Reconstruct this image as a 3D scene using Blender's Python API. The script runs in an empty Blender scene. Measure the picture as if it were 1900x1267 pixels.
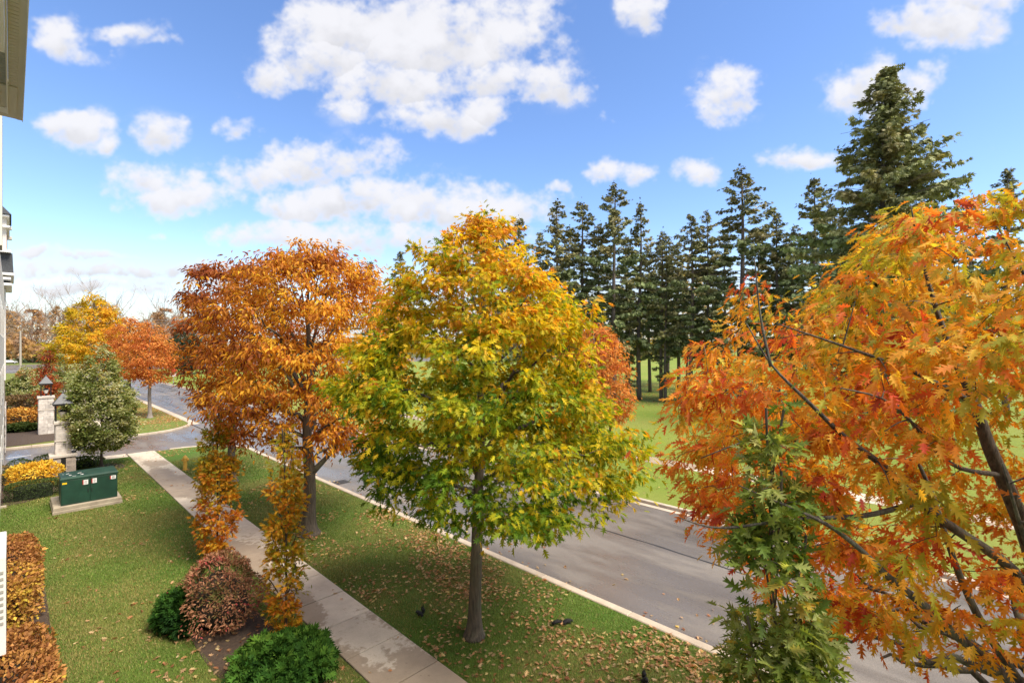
import bpy, bmesh, math, random
import numpy as np
from mathutils import Vector, Matrix

R = math.radians
rng = np.random.default_rng(7)
random.seed(7)
scene = bpy.context.scene
COL = scene.collection

# ------------------------------------------------------------------ camera, sky, sun, exposure
CAM_H, FPX = 7.18, 900.0          # eye height; focal length in photo pixels (1900 wide)
YAW = R(45.9)                     # camera heading, clockwise from the road direction (+Y)
CT, ST = math.cos(YAW), math.sin(YAW)
SUN_AZ, SUN_EL = R(166), R(56)    # sun azimuth clockwise from +Y
EXPOSURE = 1.88
SKY_STRENGTH = 0.115
SUN_STRENGTH = 2.1

cam_d = bpy.data.cameras.new('camera')
cam = bpy.data.objects.new('camera', cam_d)
COL.objects.link(cam)
cam.location = (0, 0, CAM_H)
cam.rotation_euler = (R(90), 0, -YAW)
cam_d.sensor_width = 36.0
cam_d.lens = 36.0 * FPX / 1900.0
cam_d.shift_y = 6.5 / 1900.0
cam_d.clip_start, cam_d.clip_end = 0.1, 6000
scene.camera = cam

scene.view_settings.view_transform = 'Standard'
scene.view_settings.look = 'None'
scene.view_settings.gamma = 1
scene.view_settings.use_curve_mapping = False
scene.view_settings.exposure = EXPOSURE
scene.view_settings.use_white_balance = True
scene.view_settings.white_balance_temperature = 6850


def vnoise(x, y, seed, octaves=5, gain=0.5):
    """fractal value noise on numpy coordinate arrays, 0..1"""
    r = np.random.default_rng(seed)
    tot = np.zeros_like(x, dtype=np.float32); amp = 1.0; norm = 0.0
    for o in range(octaves):
        g = r.random((256, 256), dtype=np.float32)
        sx = x * 2 ** o + o * 17.3; sy = y * 2 ** o + o * 9.7
        ix = np.floor(sx).astype(np.int32); iy = np.floor(sy).astype(np.int32)
        fx = (sx - ix).astype(np.float32); fy = (sy - iy).astype(np.float32)
        fx = fx * fx * (3 - 2 * fx); fy = fy * fy * (3 - 2 * fy)
        a = g[ix & 255, iy & 255]; b = g[(ix + 1) & 255, iy & 255]
        c = g[ix & 255, (iy + 1) & 255]; d = g[(ix + 1) & 255, (iy + 1) & 255]
        tot += amp * ((a * (1 - fx) + b * fx) * (1 - fy) + (c * (1 - fx) + d * fx) * fy)
        norm += amp; amp *= gain
    return tot / norm


def sstep(a, b, x):
    t = np.clip((x - a) / (b - a), 0, 1)
    return t * t * (3 - 2 * t)


def cloud_image():
    """Cloud cover (R) and cloud brightness (G) over the whole sky, as one equirectangular picture made here."""
    W, H = 4096, 2048
    u = (np.arange(W) + .5) / W
    v = (np.arange(H // 2) + .5) / (H / 2) * (math.pi / 2)
    phi = -(u - .5) * 2 * math.pi
    az, el = np.meshgrid(phi.astype(np.float32), v.astype(np.float32))
    ce = np.cos(el)
    dx, dy, dz = ce * np.cos(az), ce * np.sin(az), np.sin(el)
    # unseen rest of the sky: heavy flat cloud layer, thickened to raise ambient light
    px, py = dx / (dz + .18) * 2.2, dy / (dz + .18) * 2.2
    n = vnoise(px + 40, py + 40, 3, 6)
    cover = sstep(.36, .58, n) * sstep(.01, .1, dz)
    lum = .86 + .14 * sstep(.3, .8, vnoise(px * 2 + 11, py * 2 + 5, 4, 4))
    # the clouds over the road: heaps at their own bearing and height
    fwd = dx * ST + dy * CT
    rgt = dx * CT - dy * ST
    ok = fwd > .25
    f_ = np.where(ok, fwd, 1)
    X = rgt / f_ * FPX; Y = dz / f_ * FPX          # tangent plane, focal-length units
    front = ok & (np.abs(X) < 1500) & (Y < 1100)
    rows = np.where(front.any(axis=1))[0]
    cols = np.where(front.any(axis=0))[0]
    E = [(650, 55, 150, 75, 1), (800, 70, 180, 95, 1), (910, 55, 130, 80, .9), (985, 40, 60, 70, .6), (600, 110, 110, 45, .9), (497, 145, 58, 36, .9),
         (760, 150, 150, 45, .9), (900, 140, 120, 45, .7), (1010, 155, 80, 38, .8), (800, 190, 70, 24, .6), (820, 215, 100, 34, .9), (895, 203, 52, 30, 1),
         (118, 72, 42, 40, .8), (150, 96, 46, 18, .6), (130, 238, 68, 38, .85), (196, 275, 22, 14, .6), (296, 248, 52, 36, .9), (446, 238, 34, 20, .7),
         (270, 340, 60, 38, .8), (325, 365, 95, 36, .9), (255, 60, 40, 16, .4), (285, 80, 30, 12, .4), (480, 318, 85, 34, .75), (575, 300, 115, 42, .95),
         (690, 288, 58, 42, .8), (650, 205, 30, 16, .4), (660, 372, 150, 40, 1), (800, 380, 190, 52, 1), (945, 380, 62, 36, .9), (505, 376, 34, 24, .6),
         (600, 445, 190, 30, .8), (790, 440, 190, 34, .8), (110, 472, 130, 9, .7), (200, 500, 280, 15, .7), (340, 498, 110, 15, .7), (140, 532, 240, 11, .6),
         (400, 520, 200, 14, .55), (1345, 165, 58, 48, .85), (1330, 190, 40, 28, .6), (1190, 10, 30, 40, .7), (1118, 328, 38, 24, .85), (1190, 330, 30, 18, .5),
         (1285, 322, 50, 26, .9), (1480, 288, 66, 18, .8), (1630, 155, 85, 48, .9), (1700, 140, 40, 40, .4), (1735, 35, 130, 52, 1), (1640, 40, 52, 36, .9),
         (1690, 75, 40, 24, .8), (1800, 10, 80, 40, .9), (1030, 350, 16, 10, .5), (310, 435, 22, 7, .4), (1800, 76, 30, 8, .35), (920, 245, 14, 10, .4)]
    sl = np.s_[rows[0]:rows[-1] + 1, cols[0]:cols[-1] + 1]
    Xs, Ys = X[sl], Y[sl]
    nx, ny = Xs / 95 + 60, Ys / 95 + 60
    w1 = vnoise(nx, ny, 21, 5) - .5
    w2 = vnoise(nx + 33, ny + 71, 22, 5) - .5
    Xw, Yw = Xs + w1 * 70, Ys + w2 * 46
    f = np.full_like(Xs, -1); base = np.zeros_like(Xs)
    for cx, cy, rx, ry, wt in E:
        ex = (Xw - (cx - 950)) / (rx * 1.12); ey = (Yw - (640 - cy)) / (ry * 1.12)
        g = wt * (1 - ex * ex - ey * ey)
        m = g > f
        f = np.where(m, g, f); base = np.where(m, ey, base)
    det = vnoise(nx * 1.9, ny * 2.3, 23, 7, .56) - .5
    fine = vnoise(nx * 5, ny * 6, 25, 6, .62) - .5
    wisp = vnoise(nx * .9 + 7, ny * 1.6 + 3, 27, 6, .6) - .5
    field = f + det * 1.9 + fine * 1.15 + wisp * .7 + .02
    m_front = .96 * sstep(-.3, .95, field)
    # thin veils round the heaps and along the horizon
    veil = sstep(-1.0, .6, f) * sstep(.02, .3, wisp + det * .5) * .35
    low = sstep(230, 30, Ys)
    veil = np.maximum(veil, low * (.5 + .4 * low) * sstep(-.42, .12, vnoise(Xs / 420 + 5, Ys / 34 + 2, 29, 5) - .5))
    m_front = np.maximum(m_front, veil)
    thick = sstep(.1, 1.1, field)
    l_front = 1.0 - .20 * thick * sstep(.25, -.75, base + det * 1.3) - .05 * thick * sstep(.2, -.25, det) + .03
    l_front = l_front * (1 - .22 * low * (1 - .5 * sstep(.3, .9, field)))
    inside = sstep(1500, 1150, np.abs(Xs)) * sstep(1100, 720, Ys) * front[sl]
    cover[sl] = cover[sl] * (1 - inside) + m_front * inside
    lum[sl] = lum[sl] * (1 - inside) + l_front * inside
    img = bpy.data.images.new('cloud_cover', W, H, float_buffer=True, is_data=True)
    buf = np.zeros((H, W, 4), dtype=np.float32); buf[..., 3] = 1
    buf[H // 2:, :, 0] = np.clip(cover, 0, 1); buf[H // 2:, :, 1] = lum
    img.pixels.foreach_set(buf.ravel())
    img.update(); img.pack()
    return img


world = bpy.data.worlds.new('World')
scene.world = world
world.use_nodes = True
nt = world.node_tree; nt.nodes.clear()
wN = nt.nodes.new; wL = nt.links.new
sky = wN('ShaderNodeTexSky'); sky.sky_type = 'NISHITA'; sky.sun_disc = False
sky.sun_elevation = SUN_EL; sky.sun_rotation = SUN_AZ
sky.altitude = 100; sky.air_density = 1.0; sky.dust_density = 0.35; sky.ozone_density = 3.0
hs = wN('ShaderNodeHueSaturation'); hs.inputs['Hue'].default_value = .508; hs.inputs['Saturation'].default_value = 1.14; hs.inputs['Value'].default_value = .66
wL(sky.outputs[0], hs.inputs['Color'])
env = wN('ShaderNodeTexEnvironment'); env.image = cloud_image(); env.interpolation = 'Cubic'
tcw = wN('ShaderNodeTexCoord'); wL(tcw.outputs['Generated'], env.inputs[0])
sep = wN('ShaderNodeSeparateColor'); wL(env.outputs[0], sep.inputs[0])
cl = wN('ShaderNodeMix'); cl.data_type = 'RGBA'; cl.blend_type = 'MULTIPLY'; cl.inputs[0].default_value = 1
cl.inputs[6].default_value = (2.12, 2.18, 2.38, 1); wL(sep.outputs[1], cl.inputs[7])
mx = wN('ShaderNodeMix'); mx.data_type = 'RGBA'
wL(sep.outputs[0], mx.inputs[0]); wL(hs.outputs[0], mx.inputs[6]); wL(cl.outputs[2], mx.inputs[7])
bg = wN('ShaderNodeBackground'); bg.inputs[1].default_value = SKY_STRENGTH
wL(mx.outputs[2], bg.inputs[0])
wo = wN('ShaderNodeOutputWorld'); wL(bg.outputs[0], wo.inputs[0])

sun_d = bpy.data.lights.new('sun', 'SUN'); sun_d.energy = SUN_STRENGTH; sun_d.angle = R(28); sun_d.color = (1, .94, .84)
sun = bpy.data.objects.new('sun', sun_d); COL.objects.link(sun)
sd = Vector((math.sin(SUN_AZ) * math.cos(SUN_EL), math.cos(SUN_AZ) * math.cos(SUN_EL), math.sin(SUN_EL)))
sun.rotation_euler = sd.to_track_quat('Z', 'Y').to_euler()

scene.cycles.max_bounces = 9
scene.cycles.diffuse_bounces = 5
scene.cycles.transmission_bounces = 6
scene.cycles.use_denoising = True


# ------------------------------------------------------------------ places in the world
def atd(px, py, Y):
    """a point seen at photo pixel (px, py) at Y metres along the view axis"""
    X = (px - 950) / FPX * Y
    return np.array((X * CT + Y * ST, -X * ST + Y * CT, CAM_H + (640 - py) / FPX * Y))


def ground_at(px, py, z=0.0):
    return atd(px, py, (z - CAM_H) * FPX / (640 - py))


def to_cam(P):
    P = np.asarray(P, dtype=float)
    x = P[..., 0] * CT - P[..., 1] * ST
    y = P[..., 0] * ST + P[..., 1] * CT
    return x, y, P[..., 2] - CAM_H


RIGHT = np.array((CT, -ST, 0.0))
FWD = np.array((ST, CT, 0.0))


# ------------------------------------------------------------------ materials
def new_mat(name):
    m = bpy.data.materials.new(name); m.use_nodes = True
    n = m.node_tree; n.nodes.clear()
    out = n.nodes.new('ShaderNodeOutputMaterial')
    p = n.nodes.new('ShaderNodeBsdfPrincipled')
    n.links.new(p.outputs[0], out.inputs[0])
    return m, n, p, out


def noise_node(n, vec, scale, detail=4, rough=.55):
    t = n.nodes.new('ShaderNodeTexNoise'); t.inputs['Scale'].default_value = scale
    t.inputs['Detail'].default_value = detail; t.inputs['Roughness'].default_value = rough
    n.links.new(vec, t.inputs['Vector'])
    return t.outputs[0]


def ramp(n, fac, stops):
    r = n.nodes.new('ShaderNodeValToRGB')
    while len(r.color_ramp.elements) < len(stops): r.color_ramp.elements.new(.5)
    for e, (pos, c) in zip(r.color_ramp.elements, stops):
        e.position = pos; e.color = (*c, 1) if len(c) == 3 else c
    n.links.new(fac, r.inputs[0])
    return r.outputs[0]


def mixc(n, fac, a, b, mode='MIX'):
    m = n.nodes.new('ShaderNodeMix'); m.data_type = 'RGBA'; m.blend_type = mode
    for s, v in ((0, fac), (6, a), (7, b)):
        if hasattr(v, 'links'): n.links.new(v, m.inputs[s])
        else: m.inputs[s].default_value = v if s == 0 else (*v, 1)
    return m.outputs[2]


def bump(n, p, h, strength, dist=.02):
    b = n.nodes.new('ShaderNodeBump'); b.inputs['Strength'].default_value = strength; b.inputs['Distance'].default_value = dist
    n.links.new(h, b.inputs['Height']); n.links.new(b.outputs[0], p.inputs['Normal'])


def wpos(n):
    return n.nodes.new('ShaderNodeNewGeometry').outputs['Position']


def opos(n):
    return n.nodes.new('ShaderNodeTexCoord').outputs['Object']


def stretch(n, vec, s):
    m = n.nodes.new('ShaderNodeMapping'); m.inputs['Scale'].default_value = s
    n.links.new(vec, m.inputs['Vector'])
    return m.outputs[0]


def simple(name, a, b=None, rough=.7, scale=6, bstr=.0, bscale=40, spec=.5, metal=0, vec='w', rnd=0.0):
    m, n, p, o = new_mat(name)
    b = b or tuple(x * .75 for x in a)
    v = wpos(n) if vec == 'w' else opos(n)
    c = ramp(n, noise_node(n, v, scale, 6), [(.3, b), (.7, a)])
    if rnd:
        oi = n.nodes.new('ShaderNodeObjectInfo')
        mr = n.nodes.new('ShaderNodeMapRange'); mr.inputs[3].default_value = 1 - rnd; mr.inputs[4].default_value = 1 + rnd
        n.links.new(oi.outputs['Random'], mr.inputs[0])
        vm = n.nodes.new('ShaderNodeVectorMath'); vm.operation = 'SCALE'
        n.links.new(c, vm.inputs[0]); n.links.new(mr.outputs[0], vm.inputs['Scale'])
        c = vm.outputs[0]
    n.links.new(c, p.inputs['Base Color'])
    p.inputs['Roughness'].default_value = rough
    p.inputs['Specular IOR Level'].default_value = spec
    p.inputs['Metallic'].default_value = metal
    if bstr: bump(n, p, noise_node(n, v, bscale, 5), bstr)
    return m


def leaf_mat(name, single=False, trans=.52, rough=.6, warm=(1.2, 1.05, .5), spec=.22):
    """leaf colour comes from the leaf itself (attribute, or object colour for single leaves)"""
    m, n, p, o = new_mat(name)
    if single:
        c = n.nodes.new('ShaderNodeObjectInfo').outputs['Color']
    else:
        a = n.nodes.new('ShaderNodeAttribute'); a.attribute_name = 'leaf_colour'; c = a.outputs['Color']
    c = mixc(n, .5, c, ramp(n, noise_node(n, wpos(n), 26, 2), [(.3, (.62, .62, .62)), (.7, (1.2, 1.2, 1.2))]), 'MULTIPLY')
    n.links.new(c, p.inputs['Base Color'])
    p.inputs['Roughness'].default_value = rough; p.inputs['Specular IOR Level'].default_value = spec
    t = n.nodes.new('ShaderNodeBsdfTranslucent')
    n.links.new(mixc(n, 1.0, c, warm, 'MULTIPLY'), t.inputs[0])
    ms = n.nodes.new('ShaderNodeMixShader'); ms.inputs[0].default_value = trans
    n.links.new(p.outputs[0], ms.inputs[1]); n.links.new(t.outputs[0], ms.inputs[2])
    n.links.new(ms.outputs[0], o.inputs[0])
    return m


def bark_mat(name, a, b, sx=18, sz=2.2, moss=None):
    m, n, p, o = new_mat(name)
    v = stretch(n, wpos(n), (sx, sx, sz))
    h = noise_node(n, v, 1.0, 6, .6)
    c = ramp(n, h, [(.32, b), (.66, a)])
    if moss:
        c = mixc(n, ramp(n, noise_node(n, wpos(n), 2.3, 4), [(.5, (0, 0, 0)), (.7, (.7, .7, .7))]), c, moss)
    n.links.new(c, p.inputs['Base Color']); p.inputs['Roughness'].default_value = .9
    bump(n, p, h, .9, .03)
    return m


def grass_mat(name, green, dry, dark, patch=.35, litter=None):
    m, n, p, o = new_mat(name)
    w = wpos(n)
    big = noise_node(n, w, patch, 4)
    mid = noise_node(n, w, 2.2, 5)
    fine = noise_node(n, w, 55, 3, .7)
    c = ramp(n, big, [(.35, green), (.62, dry)])
    c = mixc(n, .55, c, ramp(n, mid, [(.3, dark), (.65, green)]))
    c = mixc(n, .7, c, ramp(n, fine, [(.3, (.45, .45, .45)), (.7, (1.4, 1.4, 1.4))]), 'MULTIPLY')
    if litter:
        vo = n.nodes.new('ShaderNodeTexVoronoi'); vo.inputs['Scale'].default_value = 5.0; n.links.new(w, vo.inputs['Vector'])
        k = ramp(n, vo.outputs['Distance'], [(.1, (1, 1, 1)), (.16, (0, 0, 0))])
        k2 = mixc(n, 1.0, k, ramp(n, noise_node(n, w, .22, 3), [(.42, (0, 0, 0)), (.6, (1, 1, 1))]), 'MULTIPLY')
        c = mixc(n, k2, c, litter)
    n.links.new(c, p.inputs['Base Color']); p.inputs['Roughness'].default_value = .85; p.inputs['Specular IOR Level'].default_value = .15
    bump(n, p, fine, .8, .04)
    return m


def asphalt_mat(name):
    m, n, p, o = new_mat(name)
    w = wpos(n)
    agg = noise_node(n, w, 34, 5, .9)
    patch = noise_node(n, stretch(n, w, (.42, .11, 1)), 1.0, 5)
    wet = noise_node(n, stretch(n, w, (.55, .16, 1)), 1.3, 5, .6)
    c = ramp(n, patch, [(.36, (.122, .104, .088)), (.64, (.172, .152, .134))])
    c = mixc(n, .75, c, ramp(n, agg, [(.32, (.30, .30, .30)), (.68, (1.75, 1.72, 1.68))]), 'MULTIPLY')
    wm = ramp(n, wet, [(.42, (0, 0, 0)), (.56, (1, 1, 1))])
    c = mixc(n, wm, c, mixc(n, 1.0, c, (.80, .79, .79), 'MULTIPLY'))
    n.links.new(c, p.inputs['Base Color'])
    n.links.new(ramp(n, wet, [(.40, (.62, .62, .62)), (.60, (.20, .20, .20))]), p.inputs['Roughness'])
    p.inputs['Specular IOR Level'].default_value = .6
    bump(n, p, agg, .35, .008)
    return m


def concrete_mat(name, a, b, damp=False, rnd=.06):
    m, n, p, o = new_mat(name)
    w = wpos(n)
    g = noise_node(n, w, 1.6, 6, .65)
    f = noise_node(n, w, 60, 4, .7)
    c = ramp(n, g, [(.3, b), (.7, a)])
    c = mixc(n, .6, c, ramp(n, f, [(.25, (.7, .7, .7)), (.75, (1.2, 1.2, 1.2))]), 'MULTIPLY')
    sp = ramp(n, noise_node(n, w, 9, 3), [(.66, (1, 1, 1)), (.74, (.55, .45, .38))])
    c = mixc(n, .6, c, sp, 'MULTIPLY')
    oi = n.nodes.new('ShaderNodeObjectInfo')
    mr = n.nodes.new('ShaderNodeMapRange'); mr.inputs[3].default_value = 1 - rnd; mr.inputs[4].default_value = 1 + rnd
    n.links.new(oi.outputs['Random'], mr.inputs[0])
    vm = n.nodes.new('ShaderNodeVectorMath'); vm.operation = 'SCALE'
    n.links.new(c, vm.inputs[0]); n.links.new(mr.outputs[0], vm.inputs['Scale']); c = vm.outputs[0]
    rough = .8
    if damp:
        # rain still drying on the slabs: damp patches with ragged edges
        mp = n.nodes.new('ShaderNodeMapping'); mp.inputs['Scale'].default_value = (.30, .13, 1); mp.inputs['Location'].default_value = DAMP_LOC
        n.links.new(w, mp.inputs['Vector'])
        d1 = noise_node(n, mp.outputs[0], 1.0, 2)
        d2 = noise_node(n, w, 5, 5, .7)
        ad = n.nodes.new('ShaderNodeMath'); ad.operation = 'MULTIPLY_ADD'; ad.inputs[1].default_value = .22
        n.links.new(d2, ad.inputs[0]); n.links.new(d1, ad.inputs[2])
        k = ramp(n, ad.outputs[0], [(.60, (0, 0, 0)), (.625, (1, 1, 1))])
        c = mixc(n, k, c, mixc(n, 1.0, c, (.60, .55, .50), 'MULTIPLY'))
        n.links.new(ramp(n, ad.outputs[0], [(.60, (.9, .9, .9)), (.63, (.6, .6, .6))]), p.inputs['Roughness'])
    else:
        p.inputs['Roughness'].default_value = rough
    n.links.new(c, p.inputs['Base Color']); p.inputs['Specular IOR Level'].default_value = .25
    bump(n, p, f, .3, .006)
    return m


DAMP_LOC = (3.1, 1.7, 0)
M = {}
M['lawn'] = grass_mat('lawn_grass', (.085, .165, .025), (.17, .17, .045), (.06, .12, .018))
M['park'] = grass_mat('park_grass', (.17, .235, .035), (.29, .27, .07), (.13, .19, .03), patch=.06)
M['verge'] = grass_mat('verge_grass', (.14, .19, .035), (.22, .18, .06), (.10, .14, .03), patch=.2, litter=(.38, .2, .06))
M['ground'] = grass_mat('open_ground', (.14, .18, .045), (.2, .18, .08), (.10, .12, .04), patch=.02)
M['blade'] = leaf_mat('grass_blade', trans=.25, rough=.6, warm=(1.1, 1.1, .6), spec=.2)
M['soil'] = simple('bark_mulch', (.085, .055, .035), (.035, .022, .016), .95, 14, .9, 40)
M['asphalt'] = asphalt_mat('asphalt')
M['seal'] = simple('crack_sealant', (.028, .027, .027), (.02, .02, .02), .45)
M['slab'] = concrete_mat('pavement_concrete', (.60, .52, .42), (.47, .40, .32), damp=True)
M['kerbm'] = concrete_mat('kerb_concrete', (.52, .44, .35), (.38, .31, .24))
M['conc'] = concrete_mat('old_concrete', (.42, .36, .27), (.26, .21, .16))
M['paint'] = simple('white_road_paint', (.75, .74, .72), (.55, .54, .52), .6, 20)
M['bark'] = bark_mat('oak_bark', (.135, .105, .075), (.038, .03, .023), moss=(.10, .095, .06))
M['bark_dark'] = bark_mat('dark_branch_bark', (.11, .09, .068), (.022, .018, .015), 26, 9, moss=(.17, .18, .12))
M['bark_pale'] = bark_mat('pale_bark', (.33, .28, .24), (.17, .14, .12))
M['bark_spruce'] = bark_mat('spruce_bark', (.19, .15, .125), (.08, .06, .05))
M['leaf'] = leaf_mat('leaf_surface')
M['leaf1'] = leaf_mat('single_leaf_surface', single=True)
M['leafshrub'] = leaf_mat('shrub_leaf', trans=.25)
M['needle'] = leaf_mat('conifer_needle', trans=.08, rough=.65, warm=(1, 1, .7), spec=.25)
M['green'] = simple('green_enamel', (.011, .050, .030), (.005, .026, .016), .45, 2.2, .05, 300)
M['hinge'] = simple('very_dark_green', (.006, .02, .014), None, .6)  # very dark green of the box handles and label print
M['label_white'] = simple('white_label', (.78, .76, .74), (.7, .68, .66), .5)
M['label_red'] = simple('red_label', (.42, .02, .02), None, .5)
M['label_yellow'] = simple('yellow_label', (.80, .50, .02), (.7, .42, .01), .5)
M['hydrant'] = simple('yellow_hydrant_paint', (.78, .46, .08), (.62, .34, .05), .45, 5, .1, 60)
M['hydrant2'] = simple('hydrant_bolt_paint', (.55, .31, .06), None, .5)
M['stone'] = simple('pale_cut_stone', (.60, .55, .50), (.38, .34, .31), .85, 5, .5, 22, rnd=.22)
M['stone2'] = simple('brown_cut_stone', (.40, .33, .27), (.22, .18, .15), .85, 5, .5, 22, rnd=.22)
M['mortar'] = simple('mortar', (.33, .30, .27), None, .95)
M['capstone'] = simple('cap_stone', (.56, .50, .44), (.42, .37, .32), .8, 3, .3, 30)
M['slate'] = simple('dark_metal_roof', (.055, .06, .075), (.04, .045, .055), .5, 6)
M['black'] = simple('black_metal', (.012, .012, .012), None, .4)
M['frost'] = simple('frosted_lamp_glass', (.72, .66, .60), None, .25)
M['white'] = simple('white_trim_paint', (.78, .77, .74), (.72, .70, .67), .5, 2)
M['soffit'] = simple('taupe_soffit_vinyl', (.60, .56, .48), (.54, .50, .42), .6, 2)
M['soffit2'] = simple('grey_soffit_vinyl', (.42, .41, .36), None, .6, 2)
M['siding'] = simple('pale_wall_render', (.66, .62, .56), (.58, .54, .48), .85, 3, .2, 40)
M['shingle'] = simple('dark_roof_shingle', (.07, .075, .08), (.035, .038, .042), .9, 12, .6, 30, rnd=.3)
M['redwood'] = simple('red_window_frame', (.22, .03, .03), None, .5)
M['glass'] = simple('window_glass', (.10, .12, .13), None, .08, spec=.8)
M['grate'] = simple('cast_iron_grate', (.05, .045, .042), None, .6)
M['fur'] = simple('black_fur', (.012, .010, .010), (.006, .005, .005), .8, 60, .6, 120)
M['fur2'] = simple('brown_tinged_fur', (.045, .022, .014), None, .8)
M['poleWood'] = bark_mat('weathered_pole', (.42, .37, .31), (.3, .26, .22))
M['carw'] = simple('white_car_paint', (.75, .75, .77), None, .25)
M['card'] = simple('dark_car_paint', (.05, .03, .05), None, .3)
M['tyre'] = simple('tyre_rubber', (.015, .015, .015), None, .8)
M['signred'] = simple('red_sign_face', (.5, .03, .03), None, .45)
M['galv'] = simple('galvanised_steel', (.45, .45, .44), None, .45, metal=.4)


# ------------------------------------------------------------------ objects and meshes
def tag(o, label=None, cat=None, group=None, kind=None):
    for k, v in (('label', label), ('category', cat), ('group', group), ('kind', kind)):
        if v: o[k] = v
    return o


def empty(name, loc, label, cat, group=None, rz=0):
    o = bpy.data.objects.new(name, None); COL.objects.link(o)
    o.location = loc; o.rotation_euler.z = rz; o.empty_display_size = .2
    return tag(o, label, cat, group)


def mesh_np(name, V, faces, smooth=False):
    me = bpy.data.meshes.new(name)
    V = np.asarray(V, dtype=np.float32).reshape(-1, 3)
    faces = [np.asarray(f, dtype=np.int32) for f in faces if len(f)]
    loops = np.concatenate([f.ravel() for f in faces])
    tot = np.concatenate([np.full(len(f), f.shape[1], np.int32) for f in faces])
    st = np.zeros(len(tot), np.int32); st[1:] = np.cumsum(tot)[:-1]
    me.vertices.add(len(V)); me.vertices.foreach_set('co', V.ravel())
    me.loops.add(len(loops)); me.loops.foreach_set('vertex_index', loops)
    me.polygons.add(len(tot)); me.polygons.foreach_set('loop_start', st); me.polygons.foreach_set('loop_total', tot)
    if smooth: me.polygons.foreach_set('use_smooth', np.ones(len(tot), dtype=bool))
    me.update(calc_edges=True)
    return me


def link(name, me, mat=None, parent=None, loc=None):
    o = bpy.data.objects.new(name, me); COL.objects.link(o)
    if mat is not None and not me.materials: me.materials.append(mat)
    if parent is not None: o.parent = parent
    if loc is not None: o.location = loc
    return o


class MB:
    """collects simple solids into one mesh"""
    def __init__(s): s.v = []; s.f = []

    def add(s, vs, fs):
        b = len(s.v); s.v += [tuple(v) for v in vs]; s.f += [tuple(i + b for i in f) for f in fs]
        return s

    def box(s, x0, x1, y0, y1, z0, z1, ch=0.0):
        if ch <= 0:
            vs = [(x, y, z) for z in (z0, z1) for y in (y0, y1) for x in (x0, x1)]
            return s.add(vs, [(0, 2, 3, 1), (4, 5, 7, 6), (0, 1, 5, 4), (2, 6, 7, 3), (0, 4, 6, 2), (1, 3, 7, 5)])
        c = ch
        ring = lambda z, d: [(x0 + d, y0 + d, z), (x1 - d, y0 + d, z), (x1 - d, y1 - d, z), (x0 + d, y1 - d, z)]
        vs = ring(z0, 0) + ring(z1 - c, 0) + ring(z1, c)
        fs = [(3, 2, 1, 0), (8, 9, 10, 11)]
        for k in (0, 4):
            for i in range(4):
                j = (i + 1) % 4
                fs.append((k + i, k + j, k + 4 + j, k + 4 + i))
        return s.add(vs, fs)

    def lathe(s, prof, cx=0, cy=0, n=12, z=0):
        vs = []; fs = []
        for r, h in prof:
            for i in range(n):
                a = 2 * math.pi * i / n; vs.append((cx + r * math.cos(a), cy + r * math.sin(a), z + h))
        for k in range(len(prof) - 1):
            for i in range(n):
                j = (i + 1) % n
                fs.append((k * n + i, k * n + j, (k + 1) * n + j, (k + 1) * n + i))
        fs.append(tuple(reversed(range(n)))); fs.append(tuple((len(prof) - 1) * n + i for i in range(n)))
        return s.add(vs, fs)

    def tube(s, pts, rad, n=6):
        V, F = tube_np(np.array(pts, float), np.array(rad, float), n)
        return s.add(V.tolist(), F[0].tolist() + [tuple(f) for f in F[1].tolist()])

    def frustum(s, x0, x1, y0, y1, z0, X0, X1, Y0, Y1, z1):
        vs = [(x0, y0, z0), (x1, y0, z0), (x1, y1, z0), (x0, y1, z0), (X0, Y0, z1), (X1, Y0, z1), (X1, Y1, z1), (X0, Y1, z1)]
        return s.add(vs, [(3, 2, 1, 0), (4, 5, 6, 7), (0, 1, 5, 4), (1, 2, 6, 5), (2, 3, 7, 6), (3, 0, 4, 7)])

    def mesh(s, name, smooth=False):
        me = bpy.data.meshes.new(name); me.from_pydata(s.v, [], s.f)
        if smooth: me.polygons.foreach_set('use_smooth', np.ones(len(s.f), dtype=bool))
        me.update(); return me

    def build(s, name, mat, parent=None, loc=None, smooth=False):
        return link(name, s.mesh(name, smooth), mat, parent, loc)


def tube_np(P, Rr, n=6):
    P = np.asarray(P, float); k = len(P)
    T = np.gradient(P, axis=0); T /= np.linalg.norm(T, axis=1)[:, None] + 1e-9
    ref = np.array((.31, .17, .93)); 
    U = np.cross(T, ref); bad = np.linalg.norm(U, axis=1) < .15
    U[bad] = np.cross(T[bad], np.array((1., 0, 0)))
    U /= np.linalg.norm(U, axis=1)[:, None]
    W = np.cross(T, U)
    a = np.arange(n) / n * 2 * np.pi
    V = P[:, None, :] + Rr[:, None, None] * (np.cos(a)[None, :, None] * U[:, None, :] + np.sin(a)[None, :, None] * W[:, None, :])
    i = np.arange(n); j = (i + 1) % n
    F = []
    for q in range(k - 1):
        F.append(np.stack([q * n + i, q * n + j, (q + 1) * n + j, (q + 1) * n + i], 1))
    caps = np.array([list(range(n))[::-1], [(k - 1) * n + t for t in range(n)]])
    return V.reshape(-1, 3), [np.concatenate(F), caps]


class TubeBag:
    def __init__(s): s.V = []; s.Q = []; s.n = 0

    def add(s, P, Rr, n=5):
        V, F = tube_np(P, Rr, n)
        s.Q.append(F[0] + s.n); s.V.append(V); s.n += len(V)

    def mesh(s, name):
        return mesh_np(name, np.concatenate(s.V), [np.concatenate(s.Q)], True)


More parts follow.
